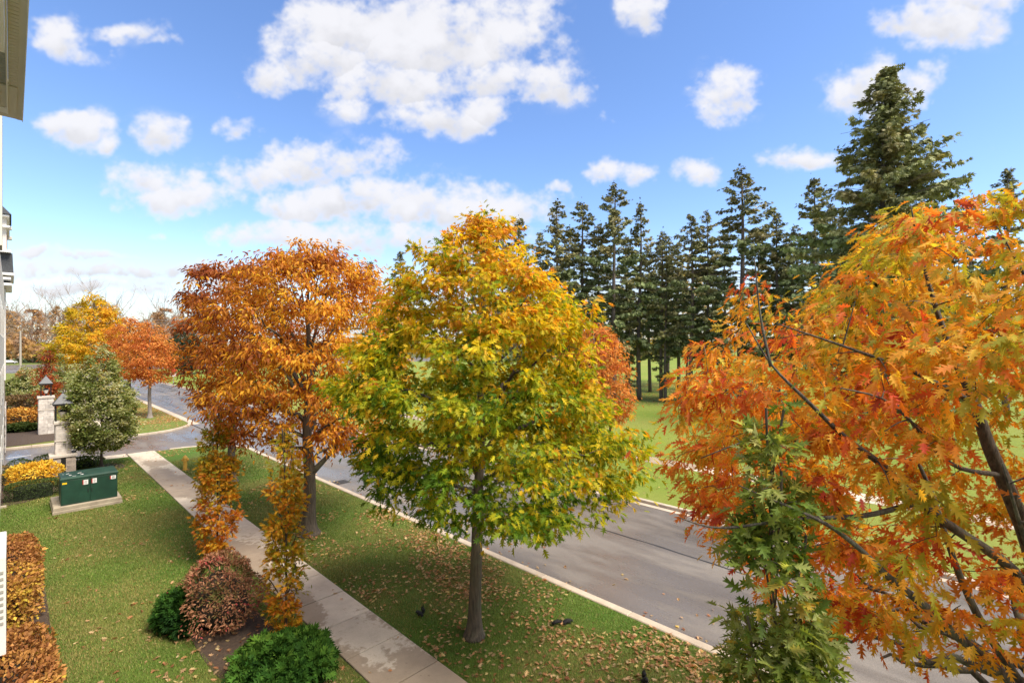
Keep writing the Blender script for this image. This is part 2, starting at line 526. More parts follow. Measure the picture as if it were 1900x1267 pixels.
# leaf outlines: x across, y along the leaf (length 1)
def lobed_leaf(full=True, narrow=1.0):
    mid = [(0, 0), (0, .42), (0, .84), (0, 1.08)]
    side = [(.035, .10), (.22, .27), (.075, .27), (.40, .53), (.08, .48), (.37, .82), (.075, .70), (.17, 1.0), (.035, .90)]
    V = [(x, y) for x, y in mid]; T = []
    for sg in (1, -1):
        b = len(V); V += [(sg * x * narrow, y) for x, y in side]
        s0, t1, s1, t2, s2, t3, s3, t4, s4 = range(b, b + 9)
        if full: fs = [(0, s0, s1), (0, s1, 1), (1, s1, s2), (1, s2, s3), (1, s3, 2), (2, s3, s4), (2, s4, 3), (s0, t1, s1), (s1, t2, s2), (s2, t3, s3), (s3, t4, s4)]
        else: fs = [(0, s1, 3), (s1, s2, 3), (s2, s3, 3), (0, t1, s1), (s1, t2, s2), (s2, t3, s3)]
        T += [f if sg > 0 else (f[0], f[2], f[1]) for f in fs]
    V = np.array([(x, y, .30 * abs(x) - .22 * y * y) for x, y in V])
    used = sorted({i for t in T for i in t}); mp = {o: i for i, o in enumerate(used)}
    return V[used], np.array([[mp[i] for i in t] for t in T])


def blade_leaf(w=.2):
    V = np.array([(0, 0, 0), (w, .35, .05), (0, .4, -.02), (-w, .35, .05), (w * .6, .75, -.06), (-w * .6, .75, -.06), (0, 1, -.2)])
    T = np.array([(0, 1, 2), (0, 2, 3), (2, 1, 4), (3, 2, 5), (2, 4, 6), (2, 6, 5)])
    return V, T


def diamond_leaf(w=.32):
    V = np.array([(0, 0, 0), (w, .5, .1), (0, 1, -.1), (-w, .5, .1)])
    return V, np.array([(0, 1, 2), (0, 2, 3)])


def star_leaf():
    """a loose spray of five narrow leaflets, for crowns too far off to show single leaves"""
    V = []; T = []
    for k, (a, l) in enumerate(((0, 1), (.75, .85), (-.75, .85), (1.6, .7), (-1.6, .7))):
        c, s_ = math.cos(a), math.sin(a); b = len(V)
        for x, y in ((0, 0), (.13, .5), (0, 1), (-.13, .5)):
            V.append((x * c + y * l * s_, -x * s_ + y * l * c, .1 * math.sin(k * 2.1) * y))
        T += [(b, b + 1, b + 2), (b, b + 2, b + 3)]
    return np.array(V), np.array(T)


OAK_FULL, OAK_LOW = lobed_leaf(True), lobed_leaf(False)
PIN_FULL = lobed_leaf(True, .80)
PIN = lobed_leaf(False, .85)
LONG, DIA, STAR = blade_leaf(.19), diamond_leaf(.33), star_leaf()


def norm(v): return v / (np.linalg.norm(v, axis=-1, keepdims=True) + 1e-9)


def leaves_mesh(name, tmpl, P, D, N, S, C, curl=None):
    """P origin, D tip direction, N upper side, S length, C colour; one mesh of many leaves"""
    V0, T0 = tmpl
    D = norm(D); X = norm(np.cross(D, N)); N = np.cross(X, D)
    k = len(P); m = len(V0)
    curl = np.ones(k) if curl is None else curl
    V = P[:, None, :] + S[:, None, None] * (V0[None, :, 0, None] * X[:, None, :] + V0[None, :, 1, None] * D[:, None, :]
                                            + (V0[None, :, 2, None] * curl[:, None, None]) * N[:, None, :])
    F = (T0[None] + (np.arange(k) * m)[:, None, None]).reshape(-1, 3)
    me = mesh_np(name, V.reshape(-1, 3), [F])
    col = np.ones((k, m, 4), np.float32); col[..., :3] = np.clip(C, 0, 1)[:, None, :]
    at = me.attributes.new('leaf_colour', 'FLOAT_COLOR', 'POINT'); at.data.foreach_set('color', col.ravel())
    return me


def rand_unit(n):
    v = rng.normal(size=(n, 3)); return norm(v)


def bez(a, b, c, n):
    t = np.linspace(0, 1, n)[:, None]
    return (1 - t) ** 2 * a + 2 * t * (1 - t) * b + t * t * c


def lump(P, f, ph):
    """smooth 3-D lumpiness, about -1..1"""
    p = np.asarray(P) * f
    return (np.sin(p[..., 0] * 1.7 + ph + 1.3 * np.sin(p[..., 1] * 1.1 + ph)) + np.sin(p[..., 1] * 1.9 - ph * 1.7 + 1.1 * np.sin(p[..., 2] * 1.4))
            + np.sin(p[..., 2] * 2.3 + ph * .6 + 1.2 * np.sin(p[..., 0] * 1.2))) / 3


class Envelope:
    """crown radius by height and bearing (left/right as seen from the house)"""
    def __init__(s, rows, near=1.0, far=1.0):
        r = np.array(rows, float); s.z, s.l, s.r = r[:, 0], r[:, 1], r[:, 2]; s.near, s.far = near, far; s.rough = .13
        s.top, s.bot = s.z[-1], s.z[0]

    def R(s, z, dirs):
        L = np.interp(z, s.z, s.l); Rr = np.interp(z, s.z, s.r)
        c = dirs @ RIGHT[:2]; d = dirs @ FWD[:2]
        base = L + (Rr - L) * (1 + c) / 2
        q = np.stack([dirs[:, 0] * 2.1, dirs[:, 1] * 2.1, np.broadcast_to(np.asarray(z, float), base.shape) * .75], 1)
        base = base * (1 + s.rough * lump(q, 1.4, s.top) + s.rough * .5 * lump(q, 3.1, s.bot))
        return base * np.where(d < 0, 1 + (s.near - 1) * (-d), 1 + (s.far - 1) * d)


def grow_tree(name, label, cat, base, trunk_r, env, crown_z0, nprim, nanch, per, size, tmpl, colour, group=None, bark='bark', limb_mat='bark_dark',
              droop=.5, clump=.26, gap=-.35, singles=0, lean=(0, 0), up=.45, paths=None, leafmat='leaf', limb_parts=True, shell=.42, single_tmpl=None,
              trunk_top=None, twig_r=.010, gapf=1.6, seed=None, flatten=.6, hook=None, shoots=0, shoot_len=.42, curls=(-.4, 2.4)):
    global rng
    if seed is not None: rng = np.random.default_rng(seed)
    base = np.array(base, float)
    root = empty(name, base, label, cat, group)
    H = env.top
    # trunk with a flare at the foot
    tt = trunk_top or H * .93
    zz = np.concatenate([[-.05, .06, .18, .45], np.linspace(.9, tt, 12)])
    fl = np.interp(zz, [-.05, .06, .18, .45, .9], [1.9, 1.6, 1.3, 1.1, 1.0])
    wob = np.stack([.05 * np.sin(zz * 1.3 + base[1]), .05 * np.sin(zz * 1.7 + base[0]), 0 * zz], 1) * np.clip(zz / 3, 0, 1)[:, None]
    TP = np.stack([lean[0] * zz / H, lean[1] * zz / H, zz], 1) + wob
    rr = trunk_r * fl * np.interp(zz, [0, crown_z0, tt], [1.0, .78, .12])
    V, F = tube_np(TP, rr, 14)
    link('trunk', mesh_np('trunk', V, F, True), M[bark], root)
    tr_at = lambda z: np.array([np.interp(z, zz, TP[:, i]) for i in range(3)])
    tr_r = lambda z: np.interp(z, zz, rr)
    # limbs
    samples = []; srad = []
    limbs = []
    if paths:
        for pts, r0, r1 in paths:
            pts = np.array(pts, float) - base
            t = np.linspace(0, len(pts) - 1, (len(pts) - 1) * 4 + 1)
            Q = np.stack([np.interp(t, np.arange(len(pts)), pts[:, i]) for i in range(3)], 1)
            for _ in range(3): Q[1:-1] = (Q[:-2] + 2 * Q[1:-1] + Q[2:]) / 4
            limbs.append((Q, .005 + (r0 - .005) * np.linspace(1, 0, len(Q)) ** 1.15))
    for i in range(nprim):
        z0 = crown_z0 + (tt * .97 - crown_z0) * ((i + .5) / nprim) ** 1.05
        a = i * 2.39996 + rng.normal() * .25
        d = np.array((math.cos(a), math.sin(a)))
        frac = (z0 - crown_z0) / (H - crown_z0)
        Rz = env.R(z0, d[None])[0]
        zt = min(z0 + Rz * (up * (.7 + 1.2 * frac)) + .1, H * .985)
        rt = env.R(zt, d[None])[0] * rng.uniform(.72, .95)
        s = tr_at(z0); e = np.array((d[0] * rt, d[1] * rt, zt)) + np.array((lean[0], lean[1], 0)) * zt / H
        mid = s * .45 + e * .55 + np.array((0, 0, (zt - z0) * rng.uniform(-.25, .25) + .12 * rt))
        mid += rng.normal(size=3) * .1 * rt * np.array((1, 1, .4))
        Q = bez(s, mid, e, 10)
        Q[1:-1] += rng.normal(size=(8, 3)) * .02 * rt
        r0 = min(tr_r(z0) * .62, .018 + .022 * np.linalg.norm(e - s))
        limbs.append((Q, np.linspace(r0, .012, 10)))
    bag = TubeBag()
    for Q, rad in limbs:
        n = len(Q); k0 = int(n * .22)
        samples.append(Q[k0:]); srad.append(rad[k0:])
        if limb_parts:
            V, F = tube_np(Q, rad, 7)
            link('limb', mesh_np('limb', V, F, True), M[limb_mat], root)
        else: bag.add(Q, rad, 5)
    lead = np.stack([tr_at(z) for z in np.linspace(max(crown_z0, tt * .5), tt, 14)]); samples.append(lead); srad.append(np.full(14, .04))
    SP = np.concatenate(samples); SR = np.concatenate(srad)
    # twigs: each reaches from the nearest limb to a point in the crown
    A = []
    while len(A) < nanch:
        n = nanch * 3
        z = rng.uniform(env.bot, env.top, n)
        a = rng.uniform(0, 2 * np.pi, n); d = np.stack([np.cos(a), np.sin(a)], 1)
        Rz = env.R(z, d); Rmax = max(env.l.max(), env.r.max()) * max(1, env.near, env.far)
        keep = rng.random(n) < (Rz / Rmax) ** 1.6 + .02
        r = Rz * (shell + (1 - shell) * rng.random(n) ** .6)
        p = np.stack([d[:, 0] * r + lean[0] * z / H, d[:, 1] * r + lean[1] * z / H, z], 1)
        keep &= lump(p + base, gapf, seed or 1) > gap
        if hook: keep &= hook(p + base)
        A += list(p[keep])
    A = np.array(A)[rng.permutation(len(A))[:nanch]]
    if shoots:      # leading shoots that break the outline of the crown
        z = env.bot + (env.top - env.bot) * (1 - .62 * rng.random(shoots) ** 1.3); a = rng.uniform(0, 2 * np.pi, shoots); d = np.stack([np.cos(a), np.sin(a)], 1)
        r = env.R(z, d) * rng.uniform(.35, 1.0, shoots)
        zs = np.array([max([q for q in np.linspace(env.bot, env.top, 40) if env.R(np.array([q]), d[i:i + 1])[0] >= r[i]], default=z[i]) for i in range(shoots)])
        up_ = rng.uniform(.05, shoot_len, shoots)
        for k_ in (.45, 1.0):
            B = np.stack([d[:, 0] * (r + .25 * up_ * k_) + lean[0] * zs / H, d[:, 1] * (r + .25 * up_ * k_) + lean[1] * zs / H, zs + up_ * k_], 1)
            A = np.concatenate([A, B[hook(B + base)] if hook else B])
    Ps, Ds, Ns, Ss, Cs, Ks = [], [], [], [], [], []
    d0 = np.concatenate([np.min(np.linalg.norm(SP[None] - A[i:i + 200, None], axis=2), axis=1) for i in range(0, len(A), 200)])
    A = A[np.argsort(d0)]
    ns = len(SP); SP = np.concatenate([SP, np.zeros((len(A) * 3, 3))]); SR = np.concatenate([SR, np.zeros(len(A) * 3)])
    for q in A:
        df = SP[:ns] - q
        dd = np.sqrt(df[:, 0] ** 2 + df[:, 1] ** 2 + 1.5 * df[:, 2] ** 2) + .25 * np.maximum(0, df[:, 2])
        k = int(np.argmin(dd)); s = SP[k].copy(); L = np.linalg.norm(q - s)
        mid = (s + q) / 2 + np.array((0, 0, .10 * L)) + rng.normal(size=3) * .07 * L
        Q = bez(s, mid, q, 5)
        r0 = min(twig_r + .006 * L, SR[k] * .85 + .001)
        bag.add(Q, np.linspace(r0, .0035, 5), 3)
        SP[ns:ns + 3] = Q[2:]; SR[ns:ns + 3] = np.linspace(r0 * .7, .004, 3); ns += 3
        n = max(3, int(rng.normal(per, per * .25)))
        t = rng.uniform(.35, 1.0, n) ** .7
        pos = bez(s, mid, q, 2)[0] * 0 + ((1 - t) ** 2)[:, None] * s + (2 * t * (1 - t))[:, None] * mid + (t * t)[:, None] * q
        far = np.clip((t - .35) / .65, .25, 1)[:, None]
        off = rng.normal(size=(n, 3)) * clump * np.array((1, 1, flatten)) * far * min(1, .5 + L)
        P = pos + off
        out = norm((P - np.array((lean[0], lean[1], 0)) * P[:, 2:3] / H) * np.array((1, 1, 0)) + np.array((0, 0, .001)))
        D = norm(norm(off) * .8 + out * .55 + np.array((0, 0, -droop)) + rng.normal(size=(n, 3)) * .35)
        Nn = norm(np.array((0, 0, .8)) + out * .6 + rng.normal(size=(n, 3)) * .45)
        Ps.append(P); Ds.append(D); Ns.append(Nn); Ss.append(size * rng.uniform(.62, 1.18, n)); Cs.append(colour(P, q, n)); Ks.append(rng.uniform(*curls, n))
    P, D, N, S, C, K = (np.concatenate(x) for x in (Ps, Ds, Ns, Ss, Cs, Ks))
    link('twigs', bag.mesh('twigs'), M[limb_mat], root)['kind'] = 'stuff'
    keep = np.ones(len(P), bool)
    if singles:
        cx, cy, cz = to_cam(P + base)
        u = cx / np.maximum(cy, .1) * FPX + 950; w = 640 - cz / np.maximum(cy, .1) * FPX
        vis = (cy > .5) & (u > 15) & (u < 1885) & (w > 10) & (w < 1257)
        score = np.where(vis, cy - S * 1.5, 1e9)
        pick = np.argsort(score)[:singles]
        keep[pick] = False
        st = single_tmpl or tmpl
        Dn = norm(D[pick]); X = norm(np.cross(Dn, N[pick])); Z = np.cross(X, Dn)
        shapes = []
        for cv in (.3, .9, 1.7):
            Vc = st[0].copy(); Vc[:, 2] *= cv
            me = mesh_np('leaf', Vc, [st[1]]); me.materials.append(M['leaf1']); shapes.append(me)
        for j, i in enumerate(pick):
            o = bpy.data.objects.new('leaf', shapes[j % 3]); COL.objects.link(o); o.parent = root
            mw = Matrix.Identity(4); sc = float(S[i])
            for r_ in range(3):
                mw[r_][0] = X[j][r_] * sc; mw[r_][1] = Dn[j][r_] * sc; mw[r_][2] = Z[j][r_] * sc; mw[r_][3] = P[i][r_]
            o.matrix_local = mw
            o.color = (*np.clip(C[i], 0, 1), 1)
    cr = link('crown', leaves_mesh('crown', tmpl, P[keep], D[keep], N[keep], S[keep], C[keep], K[keep]), M[leafmat], root)
    cr['kind'] = 'stuff'
    return root


def palette(stops, clumpvar=.5, leafvar=.5, rule=None, bright=.16):
    """leaf colours: a position along a ramp of real leaf colours, by a rule plus variation per clump and per leaf"""
    cs = np.array(stops, float)
    def f(P, q, n):
        t = (rule(P) if rule else np.full(n, .5)) + rng.normal() * .22 * clumpvar + rng.normal(size=n) * .22 * leafvar
        t = np.clip(t, 0, 1) * (len(cs) - 1)
        i = np.minimum(t.astype(int), len(cs) - 2); w = (t - i)[:, None]
        c = cs[i] * (1 - w) + cs[i + 1] * w
        return c * np.exp(rng.normal(size=(n, 1)) * bright)
    return f


def copy_thing(root, loc, rz=0.0, scale=1.0, label=None, sc3=None):
    r = root.copy(); COL.objects.link(r); r.location = loc; r.rotation_euler.z = rz
    r.scale = sc3 or (scale,) * 3
    if label: r['label'] = label
    for ch in list(root.children):
        c = ch.copy(); COL.objects.link(c); c.parent = r
        for g in list(ch.children):
            d = g.copy(); COL.objects.link(d); d.parent = c
    return r


# ================================================================== THE SETTING
def sheet(name, poly, z, mat, kind='structure', thick=.0):
    n = len(poly)
    if thick:
        vs = [(x, y, z) for x, y in poly] + [(x, y, z - thick) for x, y in poly]
        fs = [tuple(range(n))] + [(i, i + n, (i + 1) % n + n, (i + 1) % n) for i in range(n)]
    else:
        vs = [(x, y, z) for x, y in poly]; fs = [tuple(range(n))]
    me = bpy.data.meshes.new(name); me.from_pydata(vs, [], fs); me.update()
    o = link(name, me, mat)
    o['kind'] = kind
    return o


def arc(cx, cy, r, a0, a1, n=10):
    return [(cx + r * math.cos(R(a0 + (a1 - a0) * i / n)), cy + r * math.sin(R(a0 + (a1 - a0) * i / n))) for i in range(n + 1)]


sheet('ground', [(-2500, -2500), (2500, -2500), (2500, 2500), (-2500, 2500)], -.22, M['ground'])
sheet('road', [(11.3, -80), (20.35, -80), (20.35, 178), (11.3, 178)], -.12, M['asphalt'])
sheet('cross_street', [(-160, 178), (330, 178), (330, 252), (-160, 252)], -.12, M['asphalt'])
NEARC = arc(7.6, 36.4, 3.75, 0, 90)       # kerb return at the near side of the entrance
FARC = arc(7.0, 53.2, 4.35, -90, 0)       # and at its far side
drive = sheet('driveway', [(-40, 40.3), (7.6, 40.3)] + [(x + .2, y + .2) for x, y in NEARC[::-1]] + [(11.45, 36), (11.45, 54)] + [(x + .2, y - .2) for x, y in FARC[::-1]] + [(-40, 48.7)], -.115, M['asphalt'])
lawn = sheet('lawn', [(-1.3, -15), (5.28, -15), (5.28, 39.4), (4.2, 39.6), (2.6, 40.1), (-3, 40.15), (-3, 9), (-1.3, 9)], 0, M['lawn'], thick=.2)
verge = sheet('verge', [(6.77, -20), (11.35, -20)] + NEARC + [(6.77, 40.15)], 0, M['lawn'], thick=.2)
island = sheet('far_verge', [(-30, 48.85), (5.28, 48.85)] + FARC + [(11.35, 177.5), (-30, 177.5)], 0, M['verge'], thick=.2)
park = sheet('park_lawn', [(20.5, -150), (900, -150), (900, 177), (20.5, 177)], 0, M['park'], thick=.2)

# long seams in the road, sealed with tar, and the worn lane line of the entrance
def ribbon(name, pts, w, z, mat, kind='structure'):
    pts = np.array(pts, float); T = norm(np.gradient(pts, axis=0)); nrm = np.stack([-T[:, 1], T[:, 0]], 1)
    k = len(pts)
    wv = w * (1 + .25 * np.sin(np.arange(k) * 2.3))
    a = pts + nrm * wv[:, None] / 2; b = pts - nrm * wv[:, None] / 2
    V = np.concatenate([np.c_[a, np.full(k, z)], np.c_[b, np.full(k, z)]])
    i = np.arange(k - 1)
    o = link(name, mesh_np(name, V, [np.stack([i + k, i + k + 1, i + 1, i], 1)]), mat)
    o['kind'] = kind
    return o


yy = np.linspace(-30, 120, 240)
ribbon('road_seam', np.c_[16.3 + .035 * np.sin(yy * .9) + .02 * np.sin(yy * 3.1), yy], .075, -.115, M['seal'])
yy = np.linspace(48, 120, 120)
ribbon('road_seam', np.c_[13.6 + .12 * np.sin(yy * .35) + .05 * np.sin(yy * 1.7), yy], .06, -.115, M['seal'])
ribbon('road_seam', np.c_[18.2 + .2 * np.sin(yy * .21) + .05 * np.sin(yy * 1.9), yy], .07, -.115, M['seal'])
xx = np.linspace(11.8, 19.8, 30)
for y0 in (56, 64.5, 71):
    ribbon('road_crack', np.c_[xx, y0 + .25 * np.sin(xx * 1.1 + y0)], .05, -.114, M['seal'])
a_, b_ = ground_at(12, 847), ground_at(58, 841)
ribbon('lane_marking', [a_[:2], (a_[:2] + b_[:2]) / 2, b_[:2]], .12, -.111, M['paint'])
a_, b_ = ground_at(62, 840.5), ground_at(92, 837)
ribbon('driveway_seam', [a_[:2], (a_[:2] + b_[:2]) / 2, b_[:2]], .14, -.111, M['seal'])


def slabs(name, x0, x1, y0, y1, step, mat, z=.025):
    bed = sheet(name, [(x0 + .01, y0), (x1 - .01, y0), (x1 - .01, y1), (x0 + .01, y1)], z - .05, M['soil'])
    me = MB().box(0, x1 - x0, 0, step - .024, -.09, 0, .012).mesh('slab'); me.materials.append(mat)
    n = int((y1 - y0) / step)
    for i in range(n):
        o = link('slab', me, None, bed, (x0, y0 + i * step, z + random.uniform(-.004, .004)))
        o.rotation_euler = (random.uniform(-.002, .002), random.uniform(-.002, .002), 0)
    return bed


slabs('sidewalk', 5.3, 6.75, -4.6, 40.4, 1.5, M['slab'])
slabs('far_sidewalk', 27.1, 28.6, -13, 62, 1.5, M['slab'], .02)
slabs('entrance_sidewalk', 5.3, 6.75, 49.1, 109.1, 1.5, M['slab'], .02)
apron = sheet('pavement_apron', [(2.3, 39.75), (5.28, 39.45), (5.28, 41.0), (2.3, 41.1)], -.06, M['slab'])
edging = MB().box(-2.6, -.15, 30.95, 31.1, -.05, .09, .02).build('bed_edging', M['conc']); edging['kind'] = 'structure'


def kerb(name, pts, w, step, inner, mat=M['kerbm'], top=.03):
    """kerb stones about `step` metres long laid along a line of points"""
    pts = np.array(pts, float); d = np.r_[0, np.cumsum(np.linalg.norm(np.diff(pts, axis=0), axis=1))]
    n = max(1, int(round(d[-1] / step)))
    root = None; cache = {}
    for i in range(n):
        t0, t1 = d[-1] * i / n, d[-1] * (i + 1) / n
        p = np.array([[np.interp(t, d, pts[:, k]) for k in (0, 1)] for t in (t0, t1)])
        v = p[1] - p[0]; L = float(np.linalg.norm(v)); key = round(L, 2)
        if key not in cache:
            me = MB().box(.006, L - .006, 0, w, -.25, top, .022).mesh('kerb_stone'); me.materials.append(mat); cache[key] = me
        ang = math.atan2(v[1], v[0])
        if root is None:
            rm = MB().box(p[0][0] - .05, p[0][0] + .05, p[0][1] - .05, p[0][1] + .05, -.3, -.2).mesh(name)
            root = link(name, rm, mat); root['kind'] = 'structure'
        o = link('kerb_stone', cache[key], None, root, (p[0][0], p[0][1], random.uniform(-.004, .004)))
        o.rotation_euler.z = ang + random.uniform(-.0015, .0015)
    return root


kerb('kerb', [(11.62, -14), (11.62, 36.4)], .26, 3.0, 1)
kerb('kerb_return', [(x + .27, y + .0) if i == 0 else (7.6 + 4.02 * math.cos(R(9 * i)), 36.4 + 4.02 * math.sin(R(9 * i))) for i, (x, y) in enumerate(NEARC)], .26, .65, 1)
kerb('kerb_return', [(7.0 + 4.62 * math.cos(R(-90 + 9 * i)), 53.2 + 4.62 * math.sin(R(-90 + 9 * i))) for i in range(11)], .26, .75, 1)
kerb('entrance_kerb', [(-14, 48.58), (7.0, 48.58)], .26, 3.0, 1)
kerb('kerb', [(11.62, 53.2), (11.62, 177)], .26, 3.0, 1)
gut = sheet('gutter', [(11.62, 52), (12.15, 52), (12.15, 177), (11.62, 177)], -.108, M['kerbm'])
kerb('far_kerb', [(20.52, -14), (20.52, 176)], .2, 3.0, 1)
sheet('far_gutter', [(20.02, -40), (20.32, -40), (20.32, 176), (20.02, 176)], -.112, M['kerbm'])

# planting beds
def bed(name, cx, cy, rx, ry, z=.012, n=26, mat=M['soil']):
    pts = []
    for i in range(n):
        a = 2 * math.pi * i / n; k = 1 + .07 * math.sin(3 * a + cx) + .05 * math.sin(5 * a + cy)
        pts.append((cx + rx * k * math.cos(a), cy + ry * k * math.sin(a)))
    o = sheet(name, pts, z, mat); return o


bed('planting_bed', 3.85, 13.6, .8, 3.2)
bed('planting_bed', 3.65, 36.9, 1.1, 1.1)
bed('planting_bed', .1, 35.0, 2.6, 3.4)
bed('planting_bed', 0, 16.5, .72, 8.0)
bed('planting_bed', 1.2, 56, 4.5, 6.5, .014)

# ------------------------------------------------------------------ grass and fallen leaves
def blades(name, x0, x1, y0, y1, dens, parent, excl=()):
    n = int((x1 - x0) * (y1 - y0) * dens)
    x = rng.uniform(x0, x1, n); y = rng.uniform(y0, y1, n)
    depth = x * ST + y * CT
    keep = rng.random(n) < np.clip(10.5 / depth, .12, 1) ** 1.6
    for cx, cy, rx, ry in excl: keep &= ((x - cx) / rx) ** 2 + ((y - cy) / ry) ** 2 > 1
    x, y, depth = x[keep], y[keep], depth[keep]; n = len(x)
    big = np.clip(depth / 11, 1, 2.6)
    a = rng.uniform(0, 2 * np.pi, n); h = rng.uniform(.025, .06, n); l = rng.uniform(.01, .05, n)
    w = .006 * big
    P = np.stack([x, y, np.full(n, -.002)], 1)
    dirx = np.stack([np.cos(a), np.sin(a), 0 * a], 1); nrm = np.stack([-np.sin(a), np.cos(a), 0 * a], 1)
    V = np.stack([P - nrm * w[:, None], P + nrm * w[:, None], P + dirx * l[:, None] + np.stack([0 * h, 0 * h, h], 1)], 1)
    me = mesh_np(name, V.reshape(-1, 3), [np.arange(3 * n).reshape(-1, 3)])
    pat = vnoise(x * .45 + 9, y * .45 + 3, 77, 4)[:, None] + rng.normal(size=(n, 1)) * .07
    worn = np.clip((pat - .42) / .22, 0, 1)
    c = np.array((.125, .185, .032)) * (1 - worn) + np.array((.25, .205, .068)) * worn
    c = c * np.exp(rng.normal(size=(n, 1)) * .28)
    straw = rng.random(n) < .07; c[straw] = np.array((.34, .27, .12)) * np.exp(rng.normal(size=(straw.sum(), 1)) * .15)
    col = np.ones((n, 3, 4), np.float32); col[..., :3] = c[:, None, :]
    at = me.attributes.new('leaf_colour', 'FLOAT_COLOR', 'POINT'); at.data.foreach_set('color', col.ravel())
    o = link(name, me, M['blade'], parent); o['kind'] = 'stuff'
    return o


blades('grass', -.3, 5.26, 5, 39, 2300, lawn, [(3.85, 13.6, .76, 3.1), (.1, 35, 2.4, 3.2), (0, 16.5, .68, 7.8)])
blades('grass', 6.79, 11.33, 1, 36, 2300, verge)

LITTER = palette([(.34, .14, .07), (.50, .24, .12), (.60, .36, .20), (.62, .45, .27), (.66, .50, .22)], 0, 1.5, None, .25)


def litter(name, parent, zones, singles=0, z=.03, size=.13):
    Ps = []
    for x0, x1, y0, y1, dens, clump_ in zones:
        n = int((x1 - x0) * (y1 - y0) * dens * 3)
        x = rng.uniform(x0, x1, n); y = rng.uniform(y0, y1, n)
        k = vnoise(x * .55 + 5, y * .55 + 8, 91, 4)
        keep = rng.random(n) < np.clip((k - .5 + .17) / .34, 0, 1) ** clump_ * .66
        Ps.append(np.stack([x, y], 1)[keep])
    P = np.concatenate(Ps); n = len(P)
    a = rng.uniform(0, 2 * np.pi, n)
    D = np.stack([np.cos(a), np.sin(a), rng.normal(size=n) * .22], 1)
    N = norm(np.stack([rng.normal(size=n) * .3, rng.normal(size=n) * .3, np.ones(n)], 1))
    S = size * rng.uniform(.55, 1.2, n)
    P3 = np.c_[P, z + rng.uniform(0, .02, n)]
    C = LITTER(P3, None, n); K = rng.uniform(-1.2, 2.2, n)
    keep = np.ones(n, bool)
    if singles:
        cx, cy, cz = to_cam(P3)
        u = cx / cy * FPX + 950; w = 640 - cz / cy * FPX
        vis = (u > 5) & (u < 1500) & (w < 1262)
        pick = np.argsort(np.where(vis, cy, 1e9))[:singles]; keep[pick] = False
        shapes = []
        for cv in (-.8, .6, 1.8):
            V = OAK_FULL[0].copy(); V[:, 2] *= cv
            me = mesh_np('fallen_leaf', V, [OAK_FULL[1]]); me.materials.append(M['leaf1']); shapes.append(me)
        for j, i in enumerate(pick):
            o = bpy.data.objects.new('fallen_leaf', shapes[j % 3]); COL.objects.link(o); o.parent = parent
            o.location = P3[i]; o.rotation_euler = (random.gauss(0, .25), random.gauss(0, .25), a[i]); o.scale = (S[i],) * 3
            o.color = (*np.clip(C[i], 0, 1), 1)
    o = link(name, leaves_mesh(name, OAK_LOW, P3[keep], D[keep], N[keep], S[keep], C[keep], K[keep]), M['leaf'], parent)
    o['kind'] = 'stuff'


litter('fallen_leaves', verge, [(6.8, 11.3, 1.5, 21, 30, 1.0), (9.0, 11.3, 3, 20, 44, .8), (6.8, 11.3, 21, 40, 18, 1.1)], 220, size=.125)
litter('fallen_leaves', lawn, [(1.0, 5.25, 9, 40, 5.5, 1.3), (3.0, 5.25, 9, 29, 7.0, 1.2), (2.2, 5.25, 9, 17, 7, .9)], 70)
side = bpy.data.objects['sidewalk']
litter('fallen_leaves', side, [(5.3, 6.75, 5, 40, 1.6, 1)], 10, .045)
litter('fallen_leaves', bpy.data.objects['road'], [(11.9, 20, 2, 30, .12, .5), (19.4, 20.3, 2, 60, 5, 1), (11.65, 12.05, 2, 36, 9, .8), (12, 13.5, 3, 36, .7, .8)], 0, -.1)
litter('fallen_leaves', park, [(20.6, 27, 0, 60, 3.2, 1.2), (28.7, 48, 0, 60, 1.0, 1.3)], 0, .03, .15)
litter('fallen_leaves', park, [(52, 82, 12, 50, 2.2, .4)], 0, .03, .24)
litter('fallen_leaves', island, [(6.9, 11.3, 50, 75, 12, .5), (8, 11.3, 54, 70, 20, .4)], 0, .03, .15)

# ================================================================== THE APARTMENT BUILDING (seen along its front)
apt = empty('apartment_building', (-4, 20, 0), 'long pale apartment building with grey eaves seen edge-on at the far left', 'building')
AO = Vector((-4, 20, 0))


def ap(name, mat, mb, parent=None):
    o = mb.build(name, mat, apt if parent is None else parent)
    o.location = -AO if parent is None else (0, 0, 0)
    return o


ap('wall', M['siding'], MB().box(-14, -1.3, -20, 9.0, -.1, 11.0).box(-14, -.34, 9.0, 52, -.1, 11.1))
ap('roof', M['shingle'], MB().frustum(-14.4, -1.0, -20.5, 52.3, 11.3, -9, -6, -16, 46, 15.5))
# eaves over the camera's part of the house, seen from below
ap('gutter', M['soffit'], MB().box(.066, .135, 2.0, 12.5, 11.24, 11.36, .015))
ap('fascia', M['white'], MB().box(.135, .145, 2.0, 12.5, 11.22, 11.40))
ap('soffit_board', M['soffit'], MB().box(-1.2, .066, 10.92, 12.42, 11.22, 11.32))
pm = MB().box(-.036, .066, 0, .088, 0, .03, .008).mesh('soffit_panel'); pm.materials.append(M['soffit'])
for i in range(64):
    link('soffit_panel', pm, None, apt, Vector((0, 4.6 + i * .0985, 11.235)) - AO)
ap('soffit_backing', M['soffit2'], MB().box(-.036, .066, 2, 10.92, 11.27, 11.3))
pm = MB().box(-1.2, -.058, 0, .105, 0, .03, .01).mesh('ceiling_board'); pm.materials.append(M['soffit2'])
for i in range(26):
    link('ceiling_board', pm, None, apt, Vector((0, 8.99 + i * .112, 11.24)) - AO)
ap('ceiling_trim', M['white'], MB().box(-.058, -.038, 2, 12.2, 11.2, 11.28).box(-1.2, -.058, 11.93, 12.2, 11.21, 11.3))
